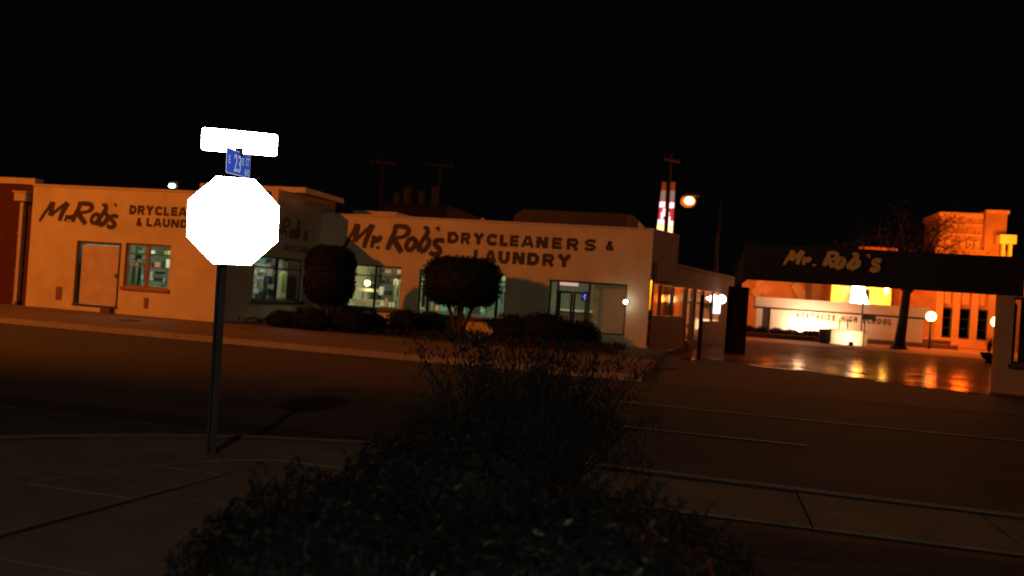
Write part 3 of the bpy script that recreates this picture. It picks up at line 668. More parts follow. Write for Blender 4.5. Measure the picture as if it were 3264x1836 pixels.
# storefront room with yellow light behind the long side
def fg(u, w, z): return FG(u, w, z)
MB().box(-.02, .04, -2.06, -.7, .14, 3.2, FG).build('partition', mat('tan_partition', (.42, .32, .22), .9), L1)
MB().box(.3, 7, -2.06, -1.96, .14, 3.2, FG).build('partition', mat('tan_partition', (.42, .32, .22), .9), L1)
b = MB(); b.box(.05, FG.L - .1, -1.9, -1.8, 0, 2.9, FG); b.box(.05, .1, -1.8, -.2, 0, 2.9, FG); b.box(FG.L - .2, FG.L - .1, -1.8, -.2, 0, 2.9, FG); b.box(.05, FG.L - .1, -1.9, -.19, 2.8, 2.88, FG)
b.build('room_lining', mat('yellow_room_paint', (.62, .44, .08), .9, noise=.25, nscale=1.5), L1, label='yellow-lit room behind the glazed side')
for u_, P_ in ((1.6, 150), (5.0, 190), (9.0, 140)):
    pp = FG(u_, -1.0, 2.7); lamp('yellow_room_light', pp, P_, (1, .30, .006), kind='AREA', aim=pp - Vector((0, 0, 1)), size=(1.0, .8))
for u_ in (3.0, 6.4, 8.6):
    t = thing('storefront_shelf', {3.0: 'dark shelf unit inside the second yellow pane', 6.4: 'dark shelf unit behind the storefront door', 8.6: 'dark shelf unit behind the far yellow panes'}[u_], 'shelf', FG(u_, -1.2, 0))
    for z_ in (.4, .9, 1.3): MB().box(u_ - .4, u_ + .4, -1.4, -1.0, z_, z_ + .04, FG).build('shelf', brown_c, t)
    for s_ in (-.4, .4): MB().box(u_ + s_ - .02, u_ + s_ + .02, -1.4, -1.0, 0, 1.35, FG).build('side', brown_c, t)
def wall_bulb(px_, py_, off, r_, col, s_, P, lab):
    u, z = PG(px_, py_); q = FG(u, off, z); t = thing('lamp', lab, 'lamp', q)
    MB().ball(q, r_, 12, 8).build('globe', emat('g_' + lab[:10], col, s_), t, smooth=True)
    MB().tube([q + Vector((0, 0, r_ * .7)), FG(u, off, 2.8 if off < 0 else z + r_ * 1.8)], .012, 5).build('stem', dark_frame, t)
    if P: lamp('globe_light', FG(u, off + (r_ + .05), z), P, col, .05)
wall_bulb(2123, 941, -.9, .06, (1, .75, .25), 12, 0, 'small yellow bulb in the second pane of the yellow storefront')
wall_bulb(2288, 953, .16, .19, (1, .93, .85), 8, 6, 'large white globe lamp at the far end of the yellow storefront')
u, z = PG(2282, 978); b = MB(); b.box(u - .55, u + .55, .02, .06, z - .28, z + .24, FG); tag(b.build('pane_glow', emat('white_pane_glow', (1, .85, .9), 2.2)), 'white glow added on the pane under the globe lamp of the yellow storefront', 'sign')  # glowing sheet added to stand in for the bright pane
# dark post, small red box, dark corner pillar
p = onG(2226, 1149); b = thing('slim_post', 'slim dark post standing on the pavement before the yellow storefront', 'post', p)
MB().box(p.x - .055, p.x + .055, p.y - .055, p.y + .055, 0, 1.95).build('shaft', black_steel, b); MB().box(p.x - .11, p.x + .11, p.y - .11, p.y + .11, 0, .03).build('foot', dark_frame, b)
p = onG(2184, 1122); b = thing('red_box', 'small red utility box at the foot of the storefront wall', 'utility box', p)
MB().box(p.x - .09, p.x + .09, p.y - .07, p.y + .07, .05, .34).build('casing', mat('red_enamel', (.5, .03, .015), .5), b); MB().box(p.x - .1, p.x + .1, p.y - .08, p.y + .08, .34, .37).build('lid', mat('red_enamel', (.5, .03, .015), .5), b)
MB().tube([(p.x, p.y, 0), (p.x, p.y, .05)], .03, 8).build('foot', dark_frame, b)

# ================================================================== brick neighbour on the left
BR = thing('brick_building', 'dark red brick building at the far left edge', 'building', (-26, 24, 0))
MB().box(-40, WX0 - .005, WY + .12, 36, 0, 4.02).build('wall', brick_m, BR)
MB().box(-40, WX0 - .02, WY + .05, WY + .4, 4.02, 4.22).build('coping', coping, BR)
bp = MB()
for j in range(26):
    z_ = .2 + j * .148
    bp.box(-29, WX0 - .25, WY + .112, WY + .1199, z_, z_ + .008)
bp.build('mortar_joint', mat('mortar', (.05, .03, .02), .9), BR, kind='stuff')
dsx = onY(64, 800, 22.4).x
ds = thing('downspout', 'pale metal downspout with a box head between brick and cream walls', 'downspout', (dsx, WY, 0))
zt_ = onY(82, 640, 22.4).z; MB().box(dsx - .22, dsx + .22, WY - .17, WY + .11, zt_ - .02, zt_ + .24).box(dsx - .27, dsx + .27, WY - .2, WY + .112, zt_ + .24, zt_ + .29).build('box_head', coping, ds)
MB().box(dsx - .07, dsx + .05, WY - .06, WY + .08, .25, zt_ - .022).build('pipe', coping, ds)
MB().tube([(dsx, WY, .26), (dsx, WY - .12, .15)], .06, 8).build('elbow', coping, ds)
for z_ in (1.2, 2.4): MB().box(dsx - .1, dsx + .08, WY - .075, WY + .115, z_, z_ + .04).build('strap', coping, ds)

# ================================================================== canopy
FC = Pl((.74, 22.5), (7.27, 22.5))
ca = thing('drive_canopy', "flat black drive-through canopy with tan Mr. Rob's lettering on its edge", 'canopy', (4, 25, 0))
CB, CT = 2.39, 3.33
MB().box(.74, 7.3, 22.5, 22.62, CB, CT).build('front_fascia', dark, ca)
MB().add([(.87, 22.62, 2.78), (7.28, 22.62, 2.78), (9.7, 30.8, 2.78), (.87, 30.8, 2.78)], [(0, 1, 2, 3)]).build('ceiling', mat('brown_soffit', (.10, .07, .05), .8), ca)
MB().box(.74, .86, 22.62, 31, CB, CT - .2).build('side_fascia', dark, ca)
MB().box(.86, 10, 30.85, 31, 2.68, CT - .2).build('rear_fascia', dark, ca)
MB().box(.86, 7.28, 22.62, 30.85, 3.0, 3.1).build('roof_deck', roof_m, ca)
pp = onG(2342, 1130); MB().box(pp.x - .36, pp.x + .34, 30.4, 30.85, .02, CB - .005).build('pillar', mat('dark_pillar_paint', (.008, .008, .008), .7, spec=.1), ca)
tan = mat('tan_plastic_letter', (.42, .34, .10), .5)
z5 = lambda x, y: FC.px(2350 + x / 2.23, 650 + y / 2.23)
for ch, a, b_, t, bt in (('M', 332, 480, 318, 445), ('r', 462, 532, 368, 444), ('.', 532, 558, 420, 450), ('R', 612, 722, 335, 462), ('o', 692, 770, 378, 465), ('b', 782, 880, 350, 472), ("'", 912, 945, 355, 390), ('s', 935, 1032, 390, 488)):
    m_ = (a + b_) / 2; u0 = z5(a, t)[0]; u1 = z5(b_, t)[0]; zt = z5(m_, t)[1]; zb = z5(m_, bt)[1]
    script_letter(ch, FC, (u0, u1, zb, zt), ca, tan, w0=.003, w1=.05, step=.002, name='raised_letter', fat=1.35)

# building at the right edge
RB = thing('side_building', 'tan building at the right edge joined to the black canopy', 'building', (9, 24, 0))
FR = Pl((6.72, 22.3), (16, 22.3))
hr = (FR.px(3232, 1000)[0], FR.px(3232, 1000)[0] + 2.4, .75, 2.35)
wall_mesh(FR.L, 0, 2.38, [hr], FR).build('wall', mat('tan_render', (.30, .24, .17), .85, noise=.2, nscale=1.4, bump=.3), RB)
MB().prism([(7.32, 2.381), (16, 2.381), (16, 5.2), (8.9, 5.2), (7.32, 3.45)], 22.3, 22.5).build('gable_wall', mat('tan_render', (.3, .24, .17), .85), RB)
window(RB, FR, *hr, mull=[hr[0] + 1.2], m=dark_frame)
MB().add([(6.86, 22.56, 0), (9.7, 31, 0), (9.9, 31, 0), (7.05, 22.56, 0), (6.86, 22.56, 2.38), (9.7, 31, 2.38), (9.9, 31, 2.38), (7.05, 22.56, 2.38)], [(0, 1, 5, 4), (1, 2, 6, 5), (2, 3, 7, 6), (3, 0, 4, 7), (4, 5, 6, 7)]).build('side_wall', MATS['tan_render'], RB)
MB().add([(7.3, 22.6, 2.4), (16, 22.6, 2.4), (16, 31, 2.4), (10, 31, 2.4)], [(0, 1, 2, 3)]).build('ceiling', roof_m, RB); MB().box(8.1, 16, 25, 25.1, 0, 2.39).build('inner_wall', brown_c, RB)

# ================================================================== SCHOOL
SCH = thing('school_building', 'orange-lit brick high school with tower seen under and over the canopy', 'building', (22, 66, 0))
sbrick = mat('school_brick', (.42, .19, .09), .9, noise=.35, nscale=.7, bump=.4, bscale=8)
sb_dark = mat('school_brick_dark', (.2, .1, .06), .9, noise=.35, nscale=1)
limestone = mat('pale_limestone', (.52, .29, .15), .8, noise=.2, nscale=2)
SY = 65.0
FSch = Pl((onY(2366, 900, SY).x, SY), (34, SY))
def PH(x, y): return FSch.px(x, y)
doors = [(3000, 3038), (3054, 3097), (3110, 3154)]
hol = []
zd = PH(3075, 983)[1]
for a, b_ in doors: hol.append((PH(a, 1000)[0], PH(b_, 1000)[0], .6, zd))
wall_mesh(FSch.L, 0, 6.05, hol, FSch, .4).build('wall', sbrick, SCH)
for i, h in enumerate(hol):
    w = window(SCH, FSch, *h, trans=[.6 + (zd - .6) * .33, .6 + (zd - .6) * .66], m=mat('green_black_frame', (.02, .03, .025), .5), fw=.12, dep=.2, sill=False); w['label'] = 'tall dark doorway glazing between orange piers'
MB().box(24, 34, SY + 1.6, SY + 1.7, 0, 5).build('lobby_wall', black_c, SCH)
# pilasters, coping band and raised brick diamonds
for x in (2992, 3046, 3104, 3160, 3200):
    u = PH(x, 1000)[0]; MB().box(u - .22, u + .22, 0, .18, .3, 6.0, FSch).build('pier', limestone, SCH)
for a, b_ in ((3010, 3030), (3065, 3090), (3118, 3140)):
    u0, u1 = PH(a, 940)[0], PH(b_, 940)[0]; MB().box(u0, u1, 0, .1, zd + .25, zd + 2.2, FSch).build('spandrel_panel', limestone, SCH)
ua, ub = PH(2738, 790)[0], PH(2862, 790)[0]
MB().box(ua, ub, -.4, 0, 6.051, 6.75, FSch).build('raised_parapet', sbrick, SCH)
MB().box(t0_ := PH(2985, 790)[0], PH(3212, 790)[0], -.4, 0, 6.051, 7.0, FSch).build('raised_parapet', sbrick, SCH)
for i_ in range(7): a = ua + i_ * (ub - ua) / 7; MB().box(a, a + (ub - ua) / 7 - .06, .0, .12, 6.5, 6.78, FSch).build('parapet_block', limestone, SCH)
for i_, (cx, cy) in enumerate(((2422, 905), (2440, 922), (2410, 930), (2540, 915), (2548, 930), (2556, 944))):
    u, z = PH(cx, cy); MB().prism([(u - .45, z), (u, z - .45), (u + .45, z), (u, z + .45)], .001, .06 + i_ * .02, FSch).build('brick_diamond', limestone, SCH)
for x in (2575, 2855): 
    u = PH(x, 950)[0]; MB().box(u - .18, u + .18, .0, .25, 0, 6.0, FSch).build('pier', sb_dark, SCH)
# tower
t0, t1 = PH(3000, 760)[0], PH(3140, 760)[0]; t2 = PH(3208, 760)[0]; zt = PH(3070, 692)[1]
MB().box(t0 - .0, t1, -5, -.45, 7.0, zt, FSch).build('tower', sbrick, SCH); MB().box(t0 - .15, t1 - .1, -5.1, -.3, zt, zt + .35, FSch).build('tower_coping', limestone, SCH)
MB().box(t1, t2, -4.5, -.1, 7.0, zt + .35, FSch).build('tower', sbrick, SCH, label='taller pale end bay of the tower'); MB().box(t1, t2 + .1, -4.6, .02, zt + .35, zt + .6, FSch).build('tower_coping', limestone, SCH)
z_ = PH(3060, 770)[1]
for i in range(7): MB().box(t0 + .4 + i * .47, t0 + .75 + i * .47, -.45, -.38, z_ - .8, z_ + .1, FSch).build('tower_panel', limestone, SCH)
for i in range(3): MB().box(t0 + .2, t1 - .1, -.449, -.36, z_ + .45 + i * .75, z_ + .6 + i * .75, FSch).build('brick_band', limestone, SCH)
a, b_ = PH(3174, 768)[0], PH(3226, 768)[0]; zz = PH(3200, 780)[1]
MB().box(a, b_, .0, .9, zz, zz + .62, FSch).build('balcony', mat('pale_yellow_paint', (.6, .5, .2), .8), SCH)
for q in (a + .25, b_ - .35): MB().box(q, q + .2, .3, .6, 6.6, zz, FSch).build('balcony_post', MATS['pale_yellow_paint'], SCH)
# projecting lit bay
FB = Pl((onY(2649, 940, 62.5).x, 62.5), (onY(2840, 940, 62.5).x, 62.5))
ybay = mat('yellow_bay_paint', (.62, .52, .16), .8, noise=.2, nscale=1)
yw = MB().box(0, FB.L, -2.5, 0, 0, 6.0, FB); yw.build('projecting_bay', ybay, SCH, label='yellow painted bay beside the bright flood lamp')
def PB(x, y): return FB.px(x, y)
u0, z0 = PB(2752, 960); u1, z1 = PB(2774, 920)
window(SCH, Pl((FB.o.x, 62.35), (FB.o.x + FB.L, 62.35)), u0, u1, z0, z1, m=limestone, fw=.06, dep=.02, sill=True)
MB().box(u0 + .05, u1 - .05, .002, .02, z0 + .05, z1 - .05, FB).build('blind', black_c, SCH)
MB().box(PB(2712, 940)[0], PB(2716, 940)[0], 0, .25, 0, 5.9, FB).build('pier', sb_dark, SCH)

# long white name wall with cap
SW = thing('school_name_wall', 'long white wall lettered NORTHSIDE HIGH SCHOOL with a thick pale cap', 'sign wall', (14, 56, 0))
FW = Pl((9.5, 56.6), (26.5, 56.6))
def PW(x, y): return FW.px(x, y)
zl = EYE + .28
w0_, w1_ = PW(2456, 1000)[0], PW(2946, 1000)[0]
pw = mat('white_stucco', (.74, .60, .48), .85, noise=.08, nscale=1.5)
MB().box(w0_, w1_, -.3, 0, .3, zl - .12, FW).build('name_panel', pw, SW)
MB().box(PW(2410, 1000)[0], PW(2430, 1000)[0], -.3, 0, .3, zl - .12, FW).build('end_panel', pw, SW)
MB().box(PW(2431, 1000)[0], w0_ - .01, -.35, -.1, .0, zl - .12, FW).build('dark_column', mat('brown_column', (.04, .025, .02), .8), SW)
MB().box(PW(2400, 1000)[0], w1_ + .2, -.45, -.05, zl - .119, zl - .0, FW).build('painted_shadow_gap', mat('brown_column', (.04, .025, .02), .8), SW)  # dark brown strip stands in for the shade under the cap
MB().box(PW(2404, 1000)[0], w1_ + .2, -1.0, .25, zl + .001, zl + .62, FW).build('cap', pw, SW)
MB().box(PW(2390, 1000)[0], w1_ + 2, -.4, .15, .0, .3, FW).build('plinth', sb_dark, SW)
def text_mesh(txt, T, u0, z0, u1, h, w, parent, m, name='letter', bold=.0):
    fc = bpy.data.curves.new('t', 'FONT'); fc.body = txt; fc.size = 1; fc.offset = bold; fc.extrude = 0
    o = bpy.data.objects.new('t', fc); COL.objects.link(o); dg = bpy.context.evaluated_depsgraph_get(); me = o.evaluated_get(dg).to_mesh()
    vs = [v.co.copy() for v in me.vertices]; fs = [tuple(p.vertices) for p in me.polygons]
    o.to_mesh_clear(); bpy.data.objects.remove(o); bpy.data.curves.remove(fc)
    if not vs: return
    xm = min(v.x for v in vs); xM = max(v.x for v in vs); ym = min(v.y for v in vs); yM = max(v.y for v in vs)
    b = MB(); b.add([T(u0 + (v.x - xm) / (xM - xm) * (u1 - u0), w, z0 + (v.y - ym) / (yM - ym) * h) for v in vs], fs); b.add([T(u0 + (v.x - xm) / (xM - xm) * (u1 - u0), w - .02, z0 + (v.y - ym) / (yM - ym) * h) for v in vs], fs)
    return b.build(name, m, parent)
lx = {'N': 705, 'O': 780, 'R': 850, 'T': 920, 'H': 990}
seq = [('N', 705, 750), ('O', 775, 825), ('R', 850, 895), ('T', 918, 960), ('H', 985, 1030), ('S', 1055, 1085), ('I', 1108, 1120), ('D', 1145, 1190), ('E', 1215, 1255),
       ('H', 1345, 1392), ('I', 1412, 1424), ('G', 1448, 1495), ('H', 1520, 1566), ('S', 1650, 1685), ('C', 1708, 1755), ('H', 1780, 1828), ('O', 1855, 1910), ('O', 1935, 1990), ('L', 2018, 2055)]
lm = mat('brown_metal_letter', (.09, .05, .03), .6)
for ch, a, b_ in seq:
    u0 = PW(2380 + a / 4.441, 1000)[0]; u1 = PW(2380 + b_ / 4.441, 1000)[0]
    text_mesh(ch, FW, u0, 1.27, u1, .38, .03, SW, lm, bold=.05)
# low white planter wall in front with dark bin
LW = thing('low_white_wall', 'low white planter wall with a bright spot below the school name', 'wall', (14, 47, 0))
FLw = Pl((onY(2650, 1000, 50).x, 50), (onY(2768, 1000, 50).x, 50))
MB().box(0, FLw.L, -.3, 0, .03, FLw.px(2700, 1054)[1], FLw).build('panel', pw, LW); MB().box(-.05, FLw.L + .05, -.35, .05, FLw.px(2700, 1054)[1], FLw.px(2700, 1051)[1], FLw).build('cap', limestone, LW)
MB().box(FLw.L - .25, FLw.L + .0, .0, .12, .03, FLw.px(2700, 1056)[1], FLw).build('pier', limestone, LW)
q0, q1 = onY(2613, 1070, 49.6).x, onY(2649, 1070, 49.6).x; zz = onY(2630, 1049, 49.6).z
bn = thing('dark_bin', 'dark square bin at the left end of the low white wall', 'bin', (q0, 49.6, 0))
MB().box(q0, q1, 49.6, 50.2, .1, zz - .06).build('body', dark_frame, bn); MB().box(q0 - .03, q1 + .03, 49.56, 50.24, zz - .058, zz).build('lid', brown_c, bn); MB().box(q0 + .05, q1 - .05, 49.7, 50.1, .02, .1).build('foot', dark_frame, bn)
# brick steps wall at right of the tree
b = MB(); x0, x1 = onY(2890, 1080, 58).x, onY(3032, 1080, 58).x; b.box(x0, x1, 58, 58.4, .03, onY(2950, 1082, 58).z); 
o = thing('low_brick_wall', 'low dark brick wall left of the school doorways', 'wall', (x0, 58, 0)); b.build('wall', sb_dark, o); MB().box(x0 - .05, x1 + .05, 57.95, 58.45, onY(2950, 1082, 58).z, onY(2950, 1077, 58).z).build('coping', limestone, o)
ss = thing('school_steps', 'wide pale steps rising to the school doorways', 'steps', (27, 63, 0)); x0, x1 = onY(3034, 1080, 61).x, onY(3240, 1080, 61).x
for i in range(4): MB().box(x0, x1, 61 + i * .95, 64.98, .03 + i * .145 + (.001 if i else 0), .03 + (i + 1) * .145).build('step', limestone, ss)
# street name sign seen against the wall
p = onG(2742, 1098, .03); gs = thing('green_street_sign', 'small green street sign on a post against the white school wall', 'street sign', p)
qq = onD(2758, 1012, (p - CAM).dot(Fw)); 
MB().tube([(p.x, p.y, .03), (p.x, p.y, qq.z + 1.0)], .04, 8).build('post', dark_frame, gs); MB().box(p.x, p.x + .78, p.y - .03, p.y - .0, qq.z - .13, qq.z + .13).build('blade', mat('green_sign_sheet', (.12, .28, .16), .5), gs)
# posts and rail
for i, (x_, y0_, y1_) in enumerate(((2677, 1015, 1048), (2703, 1018, 1050), (2757, 1022, 1106))):
    a_ = onY(x_, y0_, 49.0); b_ = onY(x_, y1_, 49.0); tag(MB().tube([(a_.x, 49, max(.03, b_.z)), (a_.x, 49, a_.z)], .03, 6).build('thin_post', dark_frame), ('thin dark post farthest left before the lit white wall', 'thin dark post in the middle before the lit white wall', 'tall thin dark post right of the lit white wall')[i], 'post', 'thin posts in front of the white wall')

# globe lamps, flood lamp
def post_globe(px_, py_, d, r_, lab, P, ph=None):
    p = onD(px_, py_, d); t = thing('globe_lamp', lab, 'lamp', (p.x, p.y, 0), 'globe lamps in front of the school')
    MB().ball(p, r_, 16, 12).build('globe', emat('globe_glow', (1, .62, .20), 8), t, smooth=True)
    MB().tube([(p.x, p.y, .03), (p.x, p.y, p.z - r_)], [.09, .05], 10).build('post', dark_frame, t); MB().tube([(p.x, p.y, p.z - r_ - .08), (p.x, p.y, p.z - r_ + .03)], [.14, .16], 12).build('collar', dark_frame, t)
    lamp('globe_light', p + Vector((0, 0, 0)) - Fw * (r_ + .1), P * .45, (1, .16, .01), .3)
post_globe(2968, 1009, 50, .30, 'round glowing globe lamp left of the dark school doorways', 500)
post_globe(3177, 1026, 50, .32, 'round glowing globe lamp at the canopy right end', 700)
lamp('school_fill', onD(3080, 900, 52), 1500, (1, .11, .004), .4)  # unseen fill lights added to turn the school brick and tower orange
lamp('school_fill', onY(3230, 775, 62), 700, (1, .28, .01), .3)
lamp('school_fill', onY(3050, 640, 58), 800, (1, .10, .004), .4)
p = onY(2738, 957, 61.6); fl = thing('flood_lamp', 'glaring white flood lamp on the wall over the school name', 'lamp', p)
b = MB(); b.prism([(p.x - .46, p.z + 1.35), (p.x + .28, p.z + 1.35), (p.x + .36, p.z + .5), (p.x + .7, p.z - .25), (p.x + .6, p.z - .62), (p.x - .55, p.z - .66)], 61.6, 61.75); b.build('lens', emat('flood_white', (1, .93, .75), 12), fl)  # outline widened to the shape of the lamp's glare
MB().box(p.x - .45, p.x + .4, 61.76, 62.45, p.z - .3, p.z + .5).build('housing', dark_frame, fl)
lamp('flood_light', (p.x, 60.7, p.z + .2), 1200, (1, .36, .025), .3)
lamp('flood_light', (p.x - 1.2, 59.3, p.z - .5), 380, (1, .55, .16), .25)
p = onY(2826, 925, 61.6); b = thing('wall_light', 'yellow wall light on the bay right of the flood lamp', 'lamp', p); MB().ball(p, (.16, .12, .3), 12, 8).build('lens', emat('yellow_wall_light', (1, .75, .2), 9), b, smooth=True); MB().box(p.x - .05, p.x + .05, 61.7, 62.5, p.z - .1, p.z + .1).build('bracket', dark_frame, b)
lamp('wall_light', (p.x, 61.2, p.z), 350, (1, .5, .05), .2)
lamp('school_fill', onY(2470, 820, 58), 900, (1, .15, .006), .4)  # unseen fill added to redden the brick band, as is the next
lamp('school_fill', onY(2930, 850, 58), 1200, (1, .15, .006), .4)
# up-lights on name wall and on low wall
def upl(px_, py_, Y, P, col, lab):
    p = onY(px_, py_, Y); p.z = .2; t = thing('ground_uplight', lab, 'lamp', (p.x, p.y, .03), 'ground uplights before the school')
    MB().box(p.x - .12, p.x + .12, p.y - .08, p.y + .05, .05, .25).build('housing', dark_frame, t); MB().box(p.x - .1, p.x + .1, p.y + .052, p.y + .06, .07, .23).build('lens', emat('uplight_lens', (1, .85, .6), 8), t); MB().box(p.x - .03, p.x + .03, p.y - .03, p.y + .03, .03, .05).build('foot', dark_frame, t)
    lamp('uplight', (p.x, p.y + .16, .3), P, col, .08, 'SPOT', aim=(p.x, Y + 2, 1.0), spot=R(150), blend=1)
upl(2570, 1060, 55.3, 800, (1, .62, .38), 'small ground uplight shining on the school name panel')
upl(2655, 1060, 55.0, 420, (1, .6, .32), 'small ground uplight beside the dark bin')
upl(2712, 1100, 48.9, 170, (1, .75, .4), 'small ground uplight shining on the low white wall')
lamp('cap_light', onY(2560, 930, 53.5), 380, (1, .58, .33), .3)

# ================================================================== lit pylon sign, street lamps, poles
p0 = onD(2135, 520, 70)
py = thing('pylon_sign', 'tall red and white lit sign of two flaring panels behind the laundry', 'sign', (p0.x, p0.y, 0))
def pyl(x0t, x1t, x0b, x1b, yt, yb, bands, d):
    for (t0_, t1_, m_, nm) in bands:
        def at(t, xt, xb): return onD(xt + (xb - xt) * t, yt + (yb - yt) * t, d)
        a, b_, c, e = at(t0_, x0t, x0b), at(t0_, x1t, x1b), at(t1_, x1t, x1b), at(t1_, x0t, x0b)
        m = MB(); bk = Fw * .25; v = [a, b_, c, e] + [q + bk for q in (a, b_, c, e)]
        m.add(v, [(0, 1, 2, 3), (7, 6, 5, 4), (0, 4, 5, 1), (1, 5, 6, 2), (2, 6, 7, 3), (3, 7, 4, 0)]); m.build(nm, m_, py)
rd = emat('red_lit_plastic', (.75, .05, .035), .6); rd2 = emat('dim_red_plastic', (.30, .035, .012), .5); gy = emat('grey_lit_plastic', (.42, .28, .23), .5); wh = emat('white_lit_plastic', (1, .72, .75), 1.6); cr = emat('cream_lit_plastic', (1, .62, .28), 1.9)
bands = lambda o: [(0, .155, rd2, 'sign_panel'), (.16, .345, gy, 'sign_panel'), (.35, .365, rd, 'sign_panel'), (.37, .47, wh, 'sign_panel'), (.475, .70, rd, 'sign_panel'), (.705, .78, wh, 'sign_panel'), (.785, 1, cr, 'sign_panel')]
pyl(2112, 2124, 2093, 2115, 580, 750, bands(0), 70); pyl(2134, 2153, 2123, 2143, 580, 756, bands(1), 70)
# white upright strokes of the lit lettering (too small to read)
for (xa, ya, xb, yb) in ((2117, 664, 2113, 688), (2111, 676, 2110, 697), (2130, 676, 2129, 700), (2133, 690, 2131, 704)):
    a, c = onD(xa, ya, 69.9), onD(xb, yb, 69.9); MB().box(a.x - .1, a.x + .1, a.y - .05, a.y + .1, c.z, a.z).build('lit_stroke', wh, py)
MB().box(p0.x - .3, p0.x + .5, p0.y + .4, p0.y + .8, 0, 8.5).build('support', dark_frame, py)
def upole(xt, yt, d, lab, arm=1.2, ang=.2, xb=None):
    p = onD(xt, yt, d); t = thing('utility_pole', lab, 'utility pole', (p.x, p.y, 0), 'utility poles behind the laundry')
    MB().tube([(p.x, p.y, 0), (p.x, p.y, p.z + .5)], [.19, .11], 10).build('pole', wood, t)
    c, s_ = math.cos(YAW + ang), math.sin(YAW + ang); T = lambda u, w, z: Vector((p.x + u * c - w * s_, p.y + u * s_ + w * c, z))
    MB().box(-arm, arm, -.17, -.12, p.z - .07, p.z + .07, T).build('crossarm', mat('painted_lit_crossarm', (.04, .016, .013), .9), t)  # light on the crossarm is put into its redder wood colour
    for u in (-arm * .9, -arm * .45, arm * .45, arm * .9): MB().tube([T(u, -.145, p.z + .07), T(u, -.145, p.z + .22)], [.05, .03], 8).build('insulator', mat('brown_porcelain', (.05, .03, .025), .5), t)
    return p
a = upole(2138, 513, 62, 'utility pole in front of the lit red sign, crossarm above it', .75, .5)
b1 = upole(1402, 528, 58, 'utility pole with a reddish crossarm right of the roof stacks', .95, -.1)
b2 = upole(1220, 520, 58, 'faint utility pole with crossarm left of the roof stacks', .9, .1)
# power wires between the poles
for k_, s_ in enumerate((-.7, .7)):
    w = MB()
    for q0, q1 in ((b2, b1),):
        P = [q0.lerp(q1, i / 14) + Vector((s_ * .97, s_ * .23, .2 - 1.0 * (1 - (2 * i / 14 - 1) ** 2) * .35)) for i in range(15)]; w.tube(P, .012, 4)
    tag(w.build('power_wire', dark_frame), ('left', 'right')[k_] + ' power wire strung between the two poles behind the laundry', 'wire')
# visible sodium street lamp
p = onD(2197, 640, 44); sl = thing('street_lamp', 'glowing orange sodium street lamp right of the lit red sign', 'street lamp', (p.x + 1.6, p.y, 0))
MB().ball(p + Fw * .3, (.40, .3, .33), 18, 12).build('halo_shell', emat('sodium_halo', (1, .2, .012), .75), sl, smooth=True)  # glowing shell added for the orange halo round the lamp
MB().ball(p, (.25, .24, .19), 16, 12).build('lens', emat('sodium_glow', (1, .55, .16), 14), sl, smooth=True)
MB().prism([(p.x - .4, p.z + .2), (p.x + .5, p.z + .24), (p.x + .5, p.z + .34), (p.x - .2, p.z + .36)], p.y - .2, p.y + .2).build('hood', dark_frame, sl)
MB().tube([(p.x + .4, p.y, p.z + .28), (p.x + 1.0, p.y, p.z + .3), (p.x + 1.6, p.y, p.z - .1)], .04, 8).build('arm', black_steel, sl); MB().tube([(p.x + 1.6, p.y, 0), (p.x + 1.6, p.y, p.z)], [.09, .06], 10).build('pole', black_steel, sl)
lamp('street_lamp_light', p - Vector((0, 0, .4)), 1500, SODIUM, .2, 'SPOT', aim=p - Vector((0, 0, 5)), spot=R(110), blend=.5)
# green-white lamp over the left wing
p = onD(548, 592, 46); sl = thing('yard_lamp', 'small greenish white lamp just above the left wing roof', 'lamp', (p.x, p.y, 0))
MB().ball(p, (.2, .15, .12), 14, 10).build('lens', emat('mercury_glow', (.72, 1, .78), 7), sl, smooth=True); MB().tube([(p.x + .35, p.y, 0), (p.x + .35, p.y, p.z + .1)], .07, 8).build('pole', dark_frame, sl); MB().box(p.x - .2, p.x + .4, p.y - .1, p.y + .1, p.z + .16, p.z + .24).build('hood', dark_frame, sl)
# back building with stacks
BB = thing('rear_building', 'near-black block behind the laundry carrying four pale stacks', 'building', (-11, 44, 0))
q0, q1 = onD(1190, 700, 40), onD(1420, 700, 40); zt = onD(1330, 662, 40).z
MB().box(q0.x + .5, q1.x + .3, q0.y, q0.y + 8, 0, zt).build('wall', mat('painted_unlit_wall', (.006, .005, .005), .9), BB); MB().box(q0.x + .4, q1.x + .4, q0.y - .1, q0.y + 8.1, zt, zt + .1).build('coping', mat('painted_unlit_wall', (.02, .018, .016), .9), BB)  # lack of light is put into the near-black wall colour
for i, (x, y0, w) in enumerate(((1268, 618, 28), (1304, 600, 34), (1347, 612, 28), (1386, 598, 20))):
    c = onD(x, y0, 41.5); rr = w / 2 / FPX * 41.5
    t = thing('roof_stack', ('short pale stack at the left end of the four', 'second pale stack from the left, the widest', 'third pale stack from the left', 'slim pale stack at the right end of the four')[i], 'exhaust stack', (c.x, c.y, zt + .1), 'pale stacks behind the laundry')
    MB().tube([(c.x, c.y, zt + .101), (c.x, c.y, c.z)], rr, 14).build('pipe', mat('pale_stack_metal', (.022, .026, .027), .8), t); MB().tube([(c.x, c.y, c.z), (c.x, c.y, c.z + .08)], [rr * 1.12, rr * .6], 14).build('cap', mat('pale_stack_metal', (.022, .026, .027), .8), t)

